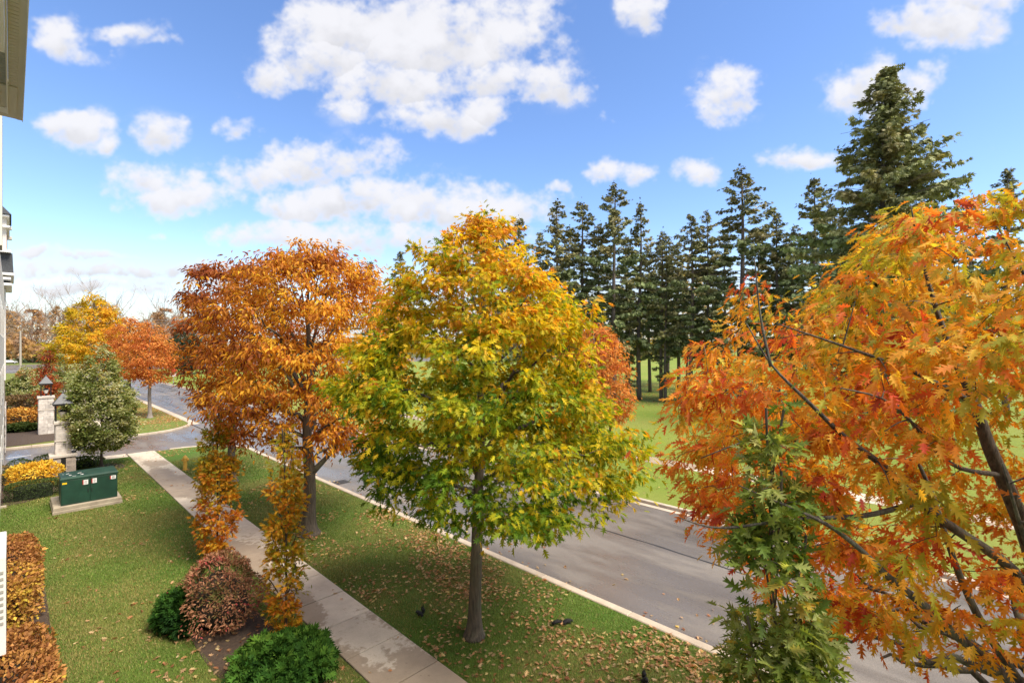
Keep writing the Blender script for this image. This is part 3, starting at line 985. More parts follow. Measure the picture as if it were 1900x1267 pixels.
ap('beam', M['white'], MB().box(-1.2, -.06, 7.2, 8.95, 10.9, 11.29))
wm = MB().box(-.40, -.325, 0, 1.5, 0, 1.7).mesh('window'); wm.materials.append(M['white'])
pm2 = MB().box(-.33, -.318, .09, 1.41, .09, 1.61).mesh('pane'); pm2.materials.append(M['glass'])
for i in range(7):
    for j in range(3):
        if j == 0 and i == 0: continue
        wo_ = link('window', wm, None, apt, Vector((0, 17 + i * 4.2, 1.0 + j * 3.3)) - AO)
        link('pane', pm2, None, wo_)
# ground-floor bay window beside the lawn
bay = ap('bay_window', M['white'], MB().box(-.9, -.072, 13.3, 15.1, 1.32, 3.18, .02))
for i in range(9):
    MB().box(-.17, -.105, 13.285, 13.31, 1.9 + i * .12, 1.95 + i * .12, .004).build('grille_slat', M['soffit2'], bay)
gm = MB().box(-.075, -.066, 0, .5, 0, .36).mesh('pane'); gm.materials.append(M['glass'])
for i in range(3):
    for j in range(4):
        link('pane', gm, None, bay, (0, 13.42 + i * .53, 1.62 + j * .38))
# taller end wing
ap('wing_wall', M['white'], MB().box(-12, -.285, 48.5, 52.4, 4.75, 11.1))
ap('wing_band', M['conc'], MB().box(-12, -.33, 47.5, 52.3, 3.0, 4.75))
plinth = ap('stone_base', M['mortar'], MB().box(-12, -.30, 47.0, 52.5, -.1, 3.0))
sm = [MB().box(-.31, -.268, 0, w, 0, .28, .012).mesh('stone') for w in (.52, .78, .64)]
for m_ in sm: m_.materials.append(M['stone'])
for j in range(10):
    y = 47.0 + (.0 if j % 2 else -.2); k = j
    while y < 52.2:
        w = (.52, .78, .64)[k % 3]
        link('stone', sm[k % 3], None, plinth, (0, y, .01 + j * .297)); y += w + .02; k += 1
ap('window_frame', M['redwood'], MB().box(-.31, -.279, 49.2, 49.4, 5.2, 10.8))
ap('mansard_roof', M['shingle'], MB().frustum(-12, .10, 47, 53.0, 12.0, -12, .05, 47, 53, 13.35))
for z0, v, h in ((11.15, .03, .16), (11.55, -.02, .14), (12.0 - .16, .12, .15), (13.36, -.02, .16)):
    ap('gutter', M['white'], MB().box(-12, v, 46.6, 53.2, z0, z0 + h, .03))
ap('lower_roof', M['shingle'], MB().frustum(-12, .0, 48, 53.1, 11.32, -12, -.12, 48, 53.1, 11.8))
ap('dormer_wall', M['siding'], MB().box(-12, -.24, 49, 52.8, 13.52, 16.4))
ap('dormer_window', M['redwood'], MB().box(-.25, -.215, 49.4, 52.4, 13.7, 15.1))
for z0, v in ((15.25, .03), (16.0, .02)):
    ap('gutter', M['white'], MB().box(-12, v - .12, 48.6, 53.2, z0 + .1, z0 + .22, .02))
    ap('bracket', M['soffit'], MB().box(-.4, v, 52.6, 53.1, z0 - .12, z0 + .1, .02))
ap('gable_roof', M['shingle'], MB().frustum(-12, .0, 48.5, 53.3, 16.25, -12, -.9, 50, 52, 17.6))
ap('chimney_wall', M['soffit'], MB().box(-12, -.265, 28.4, 30, 11.2, 16.7))
# ================================================================== TREES ALONG THE STREET
OAKC = [(.09, .19, .014), (.21, .30, .016), (.40, .41, .02), (.62, .49, .022), (.75, .48, .032), (.74, .34, .035), (.52, .19, .035)]


def oak_rule(P):
    # greener low and inside, yellow on the crown, orange at the top and on the right
    h = np.clip((P[:, 2] - 3.3) / 7.2, 0, 1)
    right = (P @ RIGHT) / 4.5
    return .10 + .55 * h ** .9 + .13 * np.clip(right, -.3, 1.2) + .10 * lump(P, 1.1, 2.0) + .04


Y0 = 11.85; sc = FPX / Y0; cxp = 880
rowsO = []
for py, l, r in ((985, 860, 905), (955, 800, 980), (930, 740, 1070), (905, 690, 1180), (880, 655, 1212), (850, 648, 1200), (800, 655, 1170), (760, 640, 1135), (720, 600, 1108), (680, 598, 1085),
                 (640, 640, 1085), (600, 678, 1072), (560, 702, 1040), (520, 730, 1003), (480, 745, 965), (450, 800, 935), (430, 830, 920), (418, 852, 908), (404, 872, 892)):
    rowsO.append((CAM_H + (640 - py) / sc, (cxp - l) / sc, (r - cxp) / sc))
oak_b = ground_at(880, 1180)
grow_tree('oak_tree', 'large green and yellow oak with orange top, growing from the grass strip at the middle', 'tree', (oak_b[0], oak_b[1], 0), .165,
          Envelope(rowsO, .92, 1.0), 3.2, 26, 1500, 25, .168, OAK_LOW, palette(OAKC, .75, .65, lambda P: oak_rule(P) - .04), seed=11, droop=.4, clump=.25, gap=-.16, singles=300, shoots=40,
          single_tmpl=OAK_FULL, up=.38, shell=.5, gapf=1.9, lean=(.25, -.15))

# ------------------------------------------------------------------ orange oak beside the camera
ORC = [(.52, .075, .035), (.62, .14, .035), (.70, .22, .035), (.76, .32, .04), (.78, .43, .05), (.62, .45, .055), (.42, .42, .05)]


def orange_rule(P):
    left = -(P @ RIGHT) / 4.2
    h = np.clip((P[:, 2] - 3.0) / 6.5, 0, 1)
    return .55 + .28 * h - .20 * np.clip(left, 0, 1.2) + .12 * lump(P, 1.5, .7)


rowsR = [(3.25, 1.3, 1.6), (3.7, 2.5, 2.5), (4.2, 3.1, 3.0), (4.7, 3.5, 3.5), (5.4, 4.15, 3.8), (6.0, 4.05, 3.9), (6.6, 4.0, 3.9), (7.3, 3.8, 3.6), (7.7, 3.55, 3.4), (8.0, 3.2, 3.2), (8.4, 2.5, 2.9), (8.8, 1.95, 2.4), (9.15, 1.5, 1.9), (9.4, .8, .9), (9.55, .2, .2)]
rb = np.array((7.87, -.6, 0))
LP = lambda pts: [atd(*p) for p in pts]
paths = [(LP([(1960, 1300, 5.2), (1925, 1040, 5.05), (1880, 930, 4.95), (1830, 820, 4.9), (1812, 750, 4.95), (1775, 680, 5.05), (1735, 570, 5.2), (1700, 440, 5.3), (1690, 380, 5.3)]), .095, .02),
         (LP([(1965, 1330, 5.2), (1905, 1065, 4.8), (1800, 1000, 4.6), (1705, 935, 4.45), (1640, 862, 4.35), (1570, 815, 4.3), (1500, 745, 4.3), (1430, 680, 4.4), (1385, 600, 4.5)]), .062, .018),
         (LP([(1960, 1370, 5.2), (1890, 1262, 4.95), (1815, 1150, 5.0), (1765, 1030, 5.2), (1735, 925, 5.3), (1690, 830, 5.4), (1672, 765, 5.5), (1640, 690, 5.6)]), .052, .015),
         (LP([(1960, 1400, 5.1), (1880, 1265, 4.5), (1785, 1188, 4.3), (1712, 1118, 4.2), (1660, 1082, 4.15), (1600, 1020, 4.1), (1535, 970, 4.1), (1440, 930, 4.15), (1370, 900, 4.2)]), .06, .012),
         (LP([(1960, 1330, 5.3), (1985, 1000, 5.6), (1990, 760, 6.0), (1930, 560, 6.2), (1850, 420, 6.2)]), .10, .02),
         (LP([(1690, 935, 4.45), (1600, 960, 4.3), (1480, 960, 4.2), (1330, 985, 4.2), (1260, 960, 4.2)]), .028, .008),
         (LP([(1570, 815, 4.3), (1490, 820, 4.5), (1400, 810, 4.7), (1300, 850, 4.8)]), .022, .007),
         (LP([(1812, 750, 4.95), (1700, 690, 4.7), (1560, 640, 4.5), (1440, 600, 4.4)]), .03, .008),
         (LP([(1850, 880, 4.9), (1760, 870, 4.4), (1660, 740, 4.0), (1560, 720, 3.8)]), .026, .007),
         (LP([(1970, 1250, 5.0), (1960, 1150, 4.2), (1900, 1000, 3.6), (1860, 860, 3.3)]), .05, .01),
         (LP([(1430, 680, 4.4), (1410, 590, 4.5), (1400, 480, 4.55)]), .016, .005)]


def right_hook(P):
    # a few open places in the crown where limbs show, and air round the house
    x, y, z = to_cam(P)
    u = x / np.maximum(y, .1) * FPX + 950; w = 640 - z / np.maximum(y, .1) * FPX
    top = np.interp(u, [1225, 1260, 1330, 1370, 1400, 1440, 1500, 1560, 1590, 1640, 1700, 1760, 1830, 1900, 2100], [935, 715, 590, 525, 500, 585, 565, 505, 460, 425, 380, 370, 350, 350, 350])
    low = np.interp(u, [1225, 1260, 1330, 1400, 1500, 1560, 1640, 1760, 1830, 1900, 2100], [950, 1040, 1070, 1110, 1165, 1200, 1190, 1235, 1270, 1300, 1450])
    ok = (y > 2.7) & (u > 1240) & (w > top) & (w < low)
    return ok


grow_tree('oak_tree', 'big orange and red oak with dark leaning limbs filling the right edge', 'tree', rb, .17, Envelope(rowsR, .66, .95), 3.2, 15, 1480, 24, .148, PIN_FULL,
          palette(ORC, 1.05, .8, orange_rule), seed=23, droop=.75, clump=.21, gap=-.34, shoots=90, singles=300, paths=paths, trunk_top=3.6, shell=.45, hook=right_hook, gapf=1.7, flatten=.55, twig_r=.007, lean=(0, 0), up=.3)

# ------------------------------------------------------------------ amber tree and the russet one behind it
AMB = [(.19, .05, .02), (.36, .11, .024), (.53, .20, .028), (.70, .34, .03), (.78, .48, .04)]


def amber_rule(P):
    right = (P @ RIGHT) / 4.5
    h = (P[:, 2] - 3) / 7.5
    return .56 + .20 * np.clip(right, -1, 1) + .16 * lump(P, .95, 3.3) + .10 * np.sin(h * 3.1) - .04


b2 = ground_at(573, 990)
rows2 = [(2.9, 1.0, 1.4), (3.4, 2.1, 2.6), (4.1, 3.6, 3.4), (4.9, 4.1, 3.6), (5.8, 4.3, 3.8), (6.8, 4.35, 3.8), (7.8, 4.25, 3.7), (8.5, 4.2, 3.4), (9.1, 3.4, 3.0), (9.6, 2.6, 2.3), (10.1, 1.8, 1.3), (10.4, .5, .4)]
grow_tree('maple_tree', 'amber and bronze tree with forked trunk left of the green and yellow oak', 'tree', (b2[0], b2[1], 0), .26, Envelope(rows2, .9, 1), 2.5, 17, 1150, 25, .19, LONG,
          palette(AMB, .9, .7, amber_rule), seed=31, droop=.8, clump=.28, gap=-.22, up=.62, shell=.3, singles=60, gapf=1.7, shoots=130, shoot_len=.8,
          paths=[([b2 + np.array((0, 0, 2.2)), b2 + RIGHT * .55 + np.array((0, 0, 2.75)), b2 + RIGHT * 1.3 + np.array((0, 0, 3.6)), b2 + RIGHT * 2.2 + np.array((0, 0, 5.0))], .15, .03),
                 ([b2 + np.array((0, 0, 5.2)), b2 - RIGHT * .7 + np.array((0, 0, 6.3)), b2 - RIGHT * 1.6 + np.array((0, 0, 7.4)), b2 - RIGHT * 3.0 + np.array((0, 0, 8.4))], .11, .02),
                 ([b2 + np.array((0, 0, 3.6)), b2 - RIGHT * 1.2 + np.array((0, 0, 4.2)), b2 - RIGHT * 2.6 + np.array((0, 0, 4.5)), b2 - RIGHT * 3.9 + np.array((0, 0, 5.0))], .08, .015)])
RUS = [(.14, .035, .02), (.27, .065, .02), (.40, .115, .022), (.50, .18, .03)]
b3 = ground_at(430, 894)
rows3 = [(3.2, 1.2, 1.4), (4.2, 1.9, 2.6), (5.6, 2.3, 3.2), (7.5, 2.4, 3.4), (9, 2.3, 3.2), (10.3, 1.9, 2.4), (10.9, 1.3, 1.4), (11.3, .5, .5)]
grow_tree('maple_tree', 'russet brown tree standing behind the left side of the amber tree', 'tree', (b3[0], b3[1], 0), .2, Envelope(rows3), 2.8, 14, 340, 24, .25, LONG,
          palette(RUS, .8, .8), seed=37, droop=.7, clump=.36, gap=-.4, up=.6, limb_parts=False, shoots=50)

# ------------------------------------------------------------------ slender columnar oaks beside the path
COLA = [(.22, .25, .02), (.40, .31, .025), (.58, .31, .025), (.62, .24, .025), (.50, .15, .03)]
COLG = [(.10, .17, .03), (.17, .25, .045), (.28, .34, .075), (.40, .44, .17), (.55, .38, .07)]


def columnar(label, base, top, r, nanch, per, size, stops, rule, seed, singles, bulge=1.0, tmpl=OAK_LOW):
    rows = [(.12, r * .5, r * .5), (.7, r * .85, r * .8), (top * .3, r, r * .95), (top * .45, r * .8, r * .9), (top * .62, r * 1.0, r), (top * .8, r * .85 * bulge, r * .8), (top * .92, r * .5, r * .5), (top, r * .15, r * .15)]
    return grow_tree('columnar_oak', label, 'tree', base, .04, Envelope(rows), .5, 16, nanch, per, size, tmpl, palette(stops, .8, .7, rule), 'slender columnar oaks beside the sidewalk',
                     seed=seed, droop=-.15, clump=.16, gap=-.38, up=2.2, shell=.3, singles=singles, single_tmpl=OAK_FULL, twig_r=.005, gapf=3.0, flatten=1.0, limb_parts=False, limb_mat='bark')


c1 = ground_at(403, 1040)
columnar('bronze and green columnar oak standing behind the round red shrub', c1, 5.0, .62, 240, 15, .15, COLA, lambda P: .72 - .58 * np.clip((P[:, 2] - 1.2) / 3.2, 0, 1) + .12 * lump(P, 2, 1), 41, 60)
c2 = ground_at(530, 1192)
columnar('thin orange columnar oak with bare stems rising from the green juniper', c2, 5.25, .46, 175, 14, .14, COLA, lambda P: .38 + .14 * np.sin(P[:, 2] * 2.3) + .1 * lump(P, 2, 2), 43, 100)
columnar('tall green columnar oak in the foreground, before the road and the big orange oak', (4.7, 1.32, 0), 6.72, .40, 290, 15, .14, COLG,
         lambda P: .40 + .20 * lump(P, 2.2, 4) - .03 * P[:, 2] + .12 * (P[:, 2] > 6) + .12, 47, 250)

# ------------------------------------------------------------------ trees beyond the entrance and across the road
def far_tree(name, label, base, top, bot, rl, stops, seed, nanch=340, per=22, size=.3, trunk_r=.14, group=None, rule=None, tmpl=LONG, droop=.5, shape=None, bark='bark', gap=-.5, clump=.36, up=.6):
    k = shape or [(0, .35), (.12, .75), (.3, 1), (.5, 1), (.7, .82), (.86, .55), (.96, .25), (1, .05)]
    rows = [(bot + (top - bot) * a, rl * b, rl * b) for a, b in k]
    return grow_tree(name, label, 'tree', base, trunk_r, Envelope(rows), bot + .2, 11, nanch, per, size, tmpl, palette(stops, .8, .8, rule), group, bark=bark, seed=seed,
                     droop=droop, clump=clump, gap=gap, up=up, limb_parts=False)


ORG = [(.42, .11, .035), (.58, .20, .05), (.68, .29, .07), (.70, .38, .09)]
t1 = ground_at(278, 775)
far_tree('maple_tree', 'round orange tree with pale trunk at the corner of the entrance drive', t1, 9.4, 3.2, 2.35, ORG, 51, 330, 24, .26, .17, bark='bark_pale')
t2 = ground_at(240, 745)
far_tree('maple_tree', 'coral orange tree behind the white-leaved conical tree, second along the far verge', t2, 10.6, 3.0, 3.3, ORG, 53, 380, 24, .32, .24)
YEL = [(.36, .33, .025), (.54, .43, .028), (.68, .46, .03), (.68, .34, .035)]
far_tree('maple_tree', 'broad golden yellow tree rising above the orange trees beyond the entrance', (8.2, 92, 0), 14.4, 3.2, 5.6, YEL, 57, 620, 26, .42, .3,
         rule=lambda P: .56 + .34 * np.clip((P @ RIGHT) / 5, -1, 1) + .14 * lump(P, .6, 1), shape=[(0, .4), (.15, .95), (.35, 1), (.5, .8), (.65, .58), (.8, .5), (.93, .3), (1, .06)])
t4 = np.array((24.06, 16.62, 0))
far_tree('maple_tree', 'orange street tree with pale trunk across the road behind the green and yellow oak', t4, 8.6, 4.2, 2.0, ORG, 59, 300, 24, .22, .16, bark='bark_pale',
         rule=lambda P: .45 + .1 * lump(P, 1.4, 1))
t5 = ground_at(1132, 830)
far_tree('small_tree', 'low rounded orange tree on the park lawn right of the pale trunk', (t5[0], t5[1], 0), 5.0, 1.7, 1.7, ORG, 60, 180, 24, .22, .09, rule=lambda P: .5 + .1 * lump(P, 1.4, 1))
RED = [(.18, .04, .02), (.34, .07, .02), (.48, .10, .03), (.22, .16, .03)]
cr = np.array((1.2, 60.0, 0))
far_tree('small_tree', 'small column tree with red top beyond the farther gate pillar', (2.3, 62.5, 0), 7.3, .6, .75, RED, 61, 120, 18, .26, .05, rule=lambda P: .9 - .12 * P[:, 2], shape=[(0, .7), (.3, 1), (.7, .9), (1, .15)])

# conical pale-leaved tree beside the drive
PALE = [(.12, .17, .04), (.22, .26, .07), (.37, .40, .17), (.66, .64, .44), (.34, .28, .08)]
ct = ground_at(188, 868)
shapeC = [(0, .25), (.06, .62), (.18, .96), (.3, 1.0), (.45, .9), (.62, .68), (.78, .45), (.9, .25), (1, .05)]
far_tree('conical_tree', 'dense conical tree with whitish green leaves beside the green utility box', ct, 7.35, .9, 1.82, PALE, 63, 900, 28, .145, .07, rule=lambda P: .26 + .16 * lump(P, 1.2, 1) + .12 * np.clip(P[:, 2] / 7, 0, 1) + .06 * (P @ RIGHT),
         shape=shapeC, tmpl=DIA, droop=-.1, gap=-.8, clump=.2, up=.9)
for k, (px, py, Y, h, r_, lab) in enumerate(((118, 760, 52, 6.4, 2.0, 'pale green tree between the two gate lanterns and the orange trees'), (48, 745, 58, 4.6, 1.9, 'pale green leafy shrub tree left of the farther gate pillar'),
                                            (92, 740, 66, 6.6, 1.7, 'olive green young tree behind the farther gate lantern'))):
    p = atd(px, py, Y); far_tree('small_tree', lab, (p[0], p[1], 0), h, .3, r_, PALE if k < 2 else [(.09, .11, .03), (.17, .17, .04), (.3, .25, .06)], 65 + k, 190, 22, .2, .06, shape=shapeC, tmpl=DIA, droop=0, gap=-.7)

# ================================================================== SPRUCES
def spruce_mesh(seed, h=24.0, crown0=.16, rad=3.0, nb=92, ragged=.35, dens=1.0, tone=1.0):
    """trunk and needle crown of one spruce, about h metres tall; drooping branches hung with sprays"""
    r = np.random.default_rng(seed)
    zz = np.linspace(0, h, 14)
    lean = np.stack([.14 * np.sin(zz * .22 + seed), .14 * np.sin(zz * .19 + seed * 2), zz], 1)
    tv, tf = tube_np(lean, .30 * (1 - zz / h) ** .8 + .025, 8)
    at = lambda z: np.array([np.interp(z, zz, lean[:, i]) for i in range(3)])
    tb = TubeBag(); P, D, N, S, C = [], [], [], [], []
    for i in range(nb):
        f = ((i + r.random()) / nb)
        z = h * (crown0 + (1 - crown0) * f ** .95)
        t = (z / h - crown0) / (1 - crown0)
        L = rad * min(1.0, 1.75 * (1 - t)) ** .9 * min(1, .62 + 1.8 * t) * r.uniform(1 - ragged, 1 + ragged * .5) + .22
        if r.random() < .07 and t < .9: L *= .45
        a = i * 2.39996 + r.normal() * .7
        d = np.array((math.cos(a), math.sin(a), 0)); s = at(z)
        droop = (.34 - .75 * t + r.normal() * .13) * L
        mid = s + d * L * .5 + np.array((0, 0, -.35 * droop + .05 * L)); e = s + d * L + np.array((0, 0, -droop * .8 + .06 * L))
        e[:2] += np.array((-d[1], d[0])) * r.normal() * .22 * L
        Q = bez(s, mid, e, 7)
        tb.add(Q, np.linspace(.045 * (1 - .6 * t), .012, 7), 3)
        if r.random() < .08: continue
        m = int((11 + 25 * L) * dens)
        # sprays come in tufts along the branch, with bare wood between
        tu = r.uniform(.16 if t > .5 else .24, 1.0, max(3, int(2.2 * L + 2)))
        u = np.clip(tu[r.integers(0, len(tu), m)] + r.normal(size=m) * .055, .08, 1.03)
        pos = (1 - u)[:, None] ** 2 * s + (2 * u * (1 - u))[:, None] * mid + (u * u)[:, None] * e
        sd = np.cross(d, (0, 0, 1)); side = r.choice([-1, 1], m) * r.uniform(.1, 1.2, m)
        dirn = norm(d * r.uniform(.1, .9, m)[:, None] + sd * side[:, None] * .9 + np.array((0, 0, -1)) * r.uniform(-.1, 1.2, m)[:, None] * (1.1 - .75 * t))
        P.append(pos + r.normal(size=(m, 3)) * np.array((.13, .13, .08))); D.append(dirn); N.append(norm(np.array((0, 0, .7)) + r.normal(size=(m, 3)) * .7))
        S.append(r.uniform(.25, .66, m) * (.72 + .3 * (1 - t)))
        cb = tone * np.array((.17, .205, .08)) if r.random() > .3 else tone * np.array((.26, .245, .10))
        if t > .55: cb = cb * .65 + np.array((.24, .17, .075)) * .35
        C.append(cb * np.exp(r.normal(size=(m, 1)) * .25 + r.normal() * .15))
    m = 30
    P.append(at(h * .97) + r.normal(size=(m, 3)) * np.array((.16, .16, .5))); D.append(norm(r.normal(size=(m, 3)) * .8 + np.array((0, 0, .4)))); N.append(rand_unit(m)); S.append(r.uniform(.2, .45, m)); C.append(np.tile((.08, .075, .03), (m, 1)))
    P, D, N, S, C = (np.concatenate(x) for x in (P, D, N, S, C))
    cm = leaves_mesh('crown', SPRAY, P, D, N, S, C); cm.materials.append(M['needle'])
    tm = mesh_np('trunk', tv, tf, True); tm.materials.append(M['bark_spruce'])
    bm = tb.mesh('branches'); bm.materials.append(M['bark_spruce'])
    return tm, bm, cm


def spray():
    V = []; T = []
    for k, (y0, x1, y1, w) in enumerate(((0, 0, 1, .13), (.12, .36, .55, .10), (.2, -.36, .62, .10), (.4, .28, .82, .085), (.45, -.27, .88, .085))):
        b = len(V); dx, dy = x1, y1 - y0; L = math.hypot(dx, dy); nx, ny = -dy / L * w, dx / L * w
        V += [(0, y0, 0), (x1 * .5 - nx, y0 + dy * .5 - ny, -.05), (x1, y1, -.16), (x1 * .5 + nx, y0 + dy * .5 + ny, -.05)]
        T += [(b, b + 1, b + 2), (b, b + 2, b + 3)]
    return np.array(V, float), np.array(T)


SPRAY = spray()
SPR = [spruce_mesh(101, 24, .22, 4.3, 108, .45, 1.1), spruce_mesh(102, 24, .27, 4.0, 98, .5, 1.1), spruce_mesh(103, 24, .21, 4.0, 116, .4, 1.1), spruce_mesh(104, 24, .26, 3.4, 86, .6), spruce_mesh(105, 24, .26, 4.5, 100, .5, 1.1)]
BIGS = spruce_mesh(106, 24, .06, 5.0, 430, .5, 1.15, 1.55)
THIN = spruce_mesh(107, 24, .12, 1.8, 66, .5)


def put_spruce(var, px, Y, ytop, label, zrot, thick=1.0, group='tall spruces standing in a row across the park'):
    p = atd(px, 640, Y); h = CAM_H + (640 - ytop) / FPX * Y
    t = empty('spruce_tree', (p[0], p[1], 0), label, 'tree', group, zrot)
    for nm, me in zip(('trunk', 'branches', 'crown'), var):
        o = link(nm, me, None, t)
        o.scale = (h / 24 * thick, h / 24 * thick, h / 24)
        if nm != 'trunk': o['kind'] = 'stuff'
    return t


SL = [(0, 962, 64, 408, 'spruce half hidden behind the right shoulder of the green and yellow oak', 1), (2, 1035, 64, 374, 'second spruce from the left of the row, with a broad dark crown', 1), (0, 1080, 65, 377, 'flat-topped spruce just left of the tallest of the left group', 1.1),
      (4, 1140, 62, 343, 'tallest spruce of the left group, with a bare straight trunk', 1), (3, 1187, 63.3, 378, 'slim spruce right of the tallest of the left group', .95), (3, 1228, 62.5, 430, 'short thin spruce with sparse top at the gap in the row', .9),
      (1, 1283, 60, 400, 'spruce with thick trunk left of the dark narrow one', 1), (2, 1312, 59.8, 394, 'dark narrow spruce beside the thick-trunked one', .8), (4, 1376, 60.5, 313, 'tall open spruce with level branches between the two groups', 1.12),
      (1, 1442, 59, 396, 'shorter spruce just behind the top spike of the orange oak', 1), (0, 1508, 57, 333, 'spruce at the left side of the huge dark spruce', .95), (1, 1868, 50, 316, 'spruce top showing at the right edge behind the orange oak', .9),
      (1, 742, 70, 468, 'distant spruce tip left of the shoulder of the green and yellow oak', 1), (3, 688, 74, 486, 'small spruce tip above the amber tree', 1), (2, 905, 66, 405, 'spruce mostly hidden behind the top of the green and yellow oak', 1)]
for i, (v, px, Y, yt, lab, th) in enumerate(SL):
    put_spruce(SPR[v], px, Y, yt, lab, i * 1.37, th)
for i, (px, Y, yt, lab) in enumerate(((1168, 63, 560, 'spindly young spruce with hanging lower boughs in the row'), (1235, 61.5, 500, 'very thin young trunk beside the broad dark trunk'), (1334, 64, 520, 'thin spruce behind the thick-trunked spruce'))):
    put_spruce(THIN, px, Y, yt, lab, i * 2.1, 1.0)
BACK = [(1003, 74, 432, 'back-row spruce between the first two full spruces of the row'), (1058, 73, 425, 'back-row spruce filling the space under the flat-topped one'), (1112, 75, 418, 'back-row spruce left behind the tallest of the left group'), (1163, 76, 440, 'back-row spruce right behind the tallest of the left group'),
        (1205, 74, 462, 'back-row spruce behind the slim one'), (1258, 73, 450, 'back-row spruce left behind the thick-trunked one'), (1345, 74, 430, 'back-row spruce left behind the tall open one'), (1410, 72, 425, 'back-row spruce right behind the tall open one'),
        (1474, 70, 420, 'back-row spruce left of the huge dark spruce, near its foot'), (1540, 66, 380, 'back-row spruce close beside the huge dark spruce'), (1750, 62, 400, 'spruce behind the right skirt of the huge dark spruce'), (1800, 58, 370, 'spruce between the huge dark spruce and the right edge')]
for i, (px, Y, yt, lab) in enumerate(BACK):
    put_spruce(SPR[(i * 2 + 1) % 5], px, Y, yt, lab, i * 2.3 + .4, .95)
put_spruce(SPR[4], 1238, 83, 440, 'spruce with a broad dark trunk standing behind the row', .6, 1.1)
put_spruce(BIGS, 1642, 40, 132, 'huge dark spruce towering above the orange oak', .9, .98, 'tall spruces standing in a row across the park')

# yellow trees, bare bush and far tree line beyond the spruces
far_tree('maple_tree', 'pale yellow tree glimpsed between the spruces', tuple(atd(1275, 0, 88)[:2]) + (0,), 24, 6, 4.2, [(.5, .36, .06), (.62, .46, .12)], 71, 260, 14, .5, .25, gap=-.2)
far_tree('maple_tree', 'smaller yellow tree glimpsed behind the tallest left spruce', tuple(atd(1205, 0, 96)[:2]) + (0,), 19, 4, 4.0, [(.45, .34, .06), (.6, .45, .12)], 72, 200, 14, .5, .25, gap=-.2)


def bare_tree_mesh(seed, h, spread, n1=9, n2=8, n3=7, r0=.2):
    r = np.random.default_rng(seed); tb = TubeBag()
    zz = np.linspace(0, h * .75, 7); tr = np.stack([.25 * np.sin(zz * .4 + seed), .25 * np.cos(zz * .33 + seed), zz], 1)
    tb.add(tr, np.linspace(r0, r0 * .25, 7), 6)
    tip = lambda s, d, L, rr, n: (tb.add(bez(s, s + d * L * .5 + np.array((0, 0, .02 * L)), s + d * L + np.array((0, 0, .16 * L)), 5), np.linspace(rr, rr * .3, 5), n), bez(s, s + d * L * .5, s + d * L + np.array((0, 0, .16 * L)), 5))[1]
    for i in range(n1):
        s = tr[int(2 + 4.9 * i / n1)]; a = i * 2.4 + r.normal() * .3; d = norm(np.array((math.cos(a), math.sin(a), r.uniform(.5, 1.6))))
        Q = tip(s, d, h * r.uniform(.28, .45) * spread, r0 * .4, 4)
        for j in range(n2):
            s2 = Q[r.integers(1, 5)]; d2 = norm(d + r.normal(size=3) * .6 + np.array((0, 0, .25)))
            Q2 = tip(s2, d2, h * r.uniform(.1, .2) * spread, r0 * .16, 3)
            for k in range(n3):
                s3 = Q2[r.integers(1, 5)]; d3 = norm(d2 + r.normal(size=3) * .6 + np.array((0, 0, .2)))
                tip(s3, d3, h * r.uniform(.05, .11) * spread, r0 * .045, 3)
    return tb.mesh('branches')


M['bare'] = bark_mat('bare_branches', (.42, .34, .28), (.28, .22, .18))
t = empty('bare_shrub', tuple(atd(1362, 0, 44)[:2]) + (0,), 'bare grey shrub in front of the spruces beside the orange oak', 'shrub')
me = bare_tree_mesh(5, 4.6, 1.5, 11, 7, 5, .05); me.materials.append(M['bare']); link('branches', me, None, t)

# woods beyond the cross street
BEIGE = [(.27, .20, .12), (.36, .25, .14), (.42, .27, .12), (.46, .24, .08)]
BRN = [(.24, .14, .09), (.33, .19, .11), (.42, .24, .12), (.5, .28, .09)]
BELT = 'autumn trees beyond the cross street'
bt = []
for k in range(4):
    bm_ = bare_tree_mesh(20 + k, 22, 1.15, 10, 8, 6, .42); bm_.materials.append(M['bare'])
    n = 1500; r_ = np.random.default_rng(300 + k)
    a = r_.uniform(0, 6.28, n); z = r_.uniform(5, 20.5, n); rad = 6.2 * np.interp(z, [5, 9, 15, 20.5], [.6, 1, .85, .25]) * r_.random(n) ** .5
    P = np.stack([np.cos(a) * rad, np.sin(a) * rad, z], 1); kp = lump(P, .5, k) > (-.1 if k < 2 else .0); P = P[kp]; n = len(P)
    stops = np.array(BEIGE if k < 2 else BRN)
    C = stops[r_.integers(0, 4, n)] * np.exp(r_.normal(size=(n, 1)) * .15)
    cm_ = leaves_mesh('crown', STAR, P, rand_unit(n), rand_unit(n), r_.uniform(.5, 1.0, n), C); cm_.materials.append(M['leafshrub'])
    bt.append((bm_, cm_))
KIND = ['thin beige tree', 'half-bare beige tree', 'brown-leaved tree', 'bare brown tree']
spots = [(8, 215, 560), (34, 232, 575), (60, 205, 568), (84, 240, 566), (112, 222, 562), (150, 232, 556), (182, 210, 550), (205, 226, 554), (262, 235, 592), (284, 222, 574), (306, 208, 566), (330, 226, 572), (352, 236, 580), (378, 220, 566), (20, 260, 572), (128, 262, 560), (300, 262, 576)]
where = ['beside the building edge', 'behind the utility pole', 'above the parked car', 'right of the utility pole', 'left of the golden tree', 'rising behind the left of the golden tree', 'highest, behind the golden tree', 'behind the peak of the golden tree',
         'right of the golden tree', 'midway between golden and russet trees', 'above the dark evergreen', 'just left of the amber tree top', 'behind the russet tree', 'hidden by the amber tree', 'farther back by the building edge', 'farther back behind the golden tree', 'farther back above the coral tree']
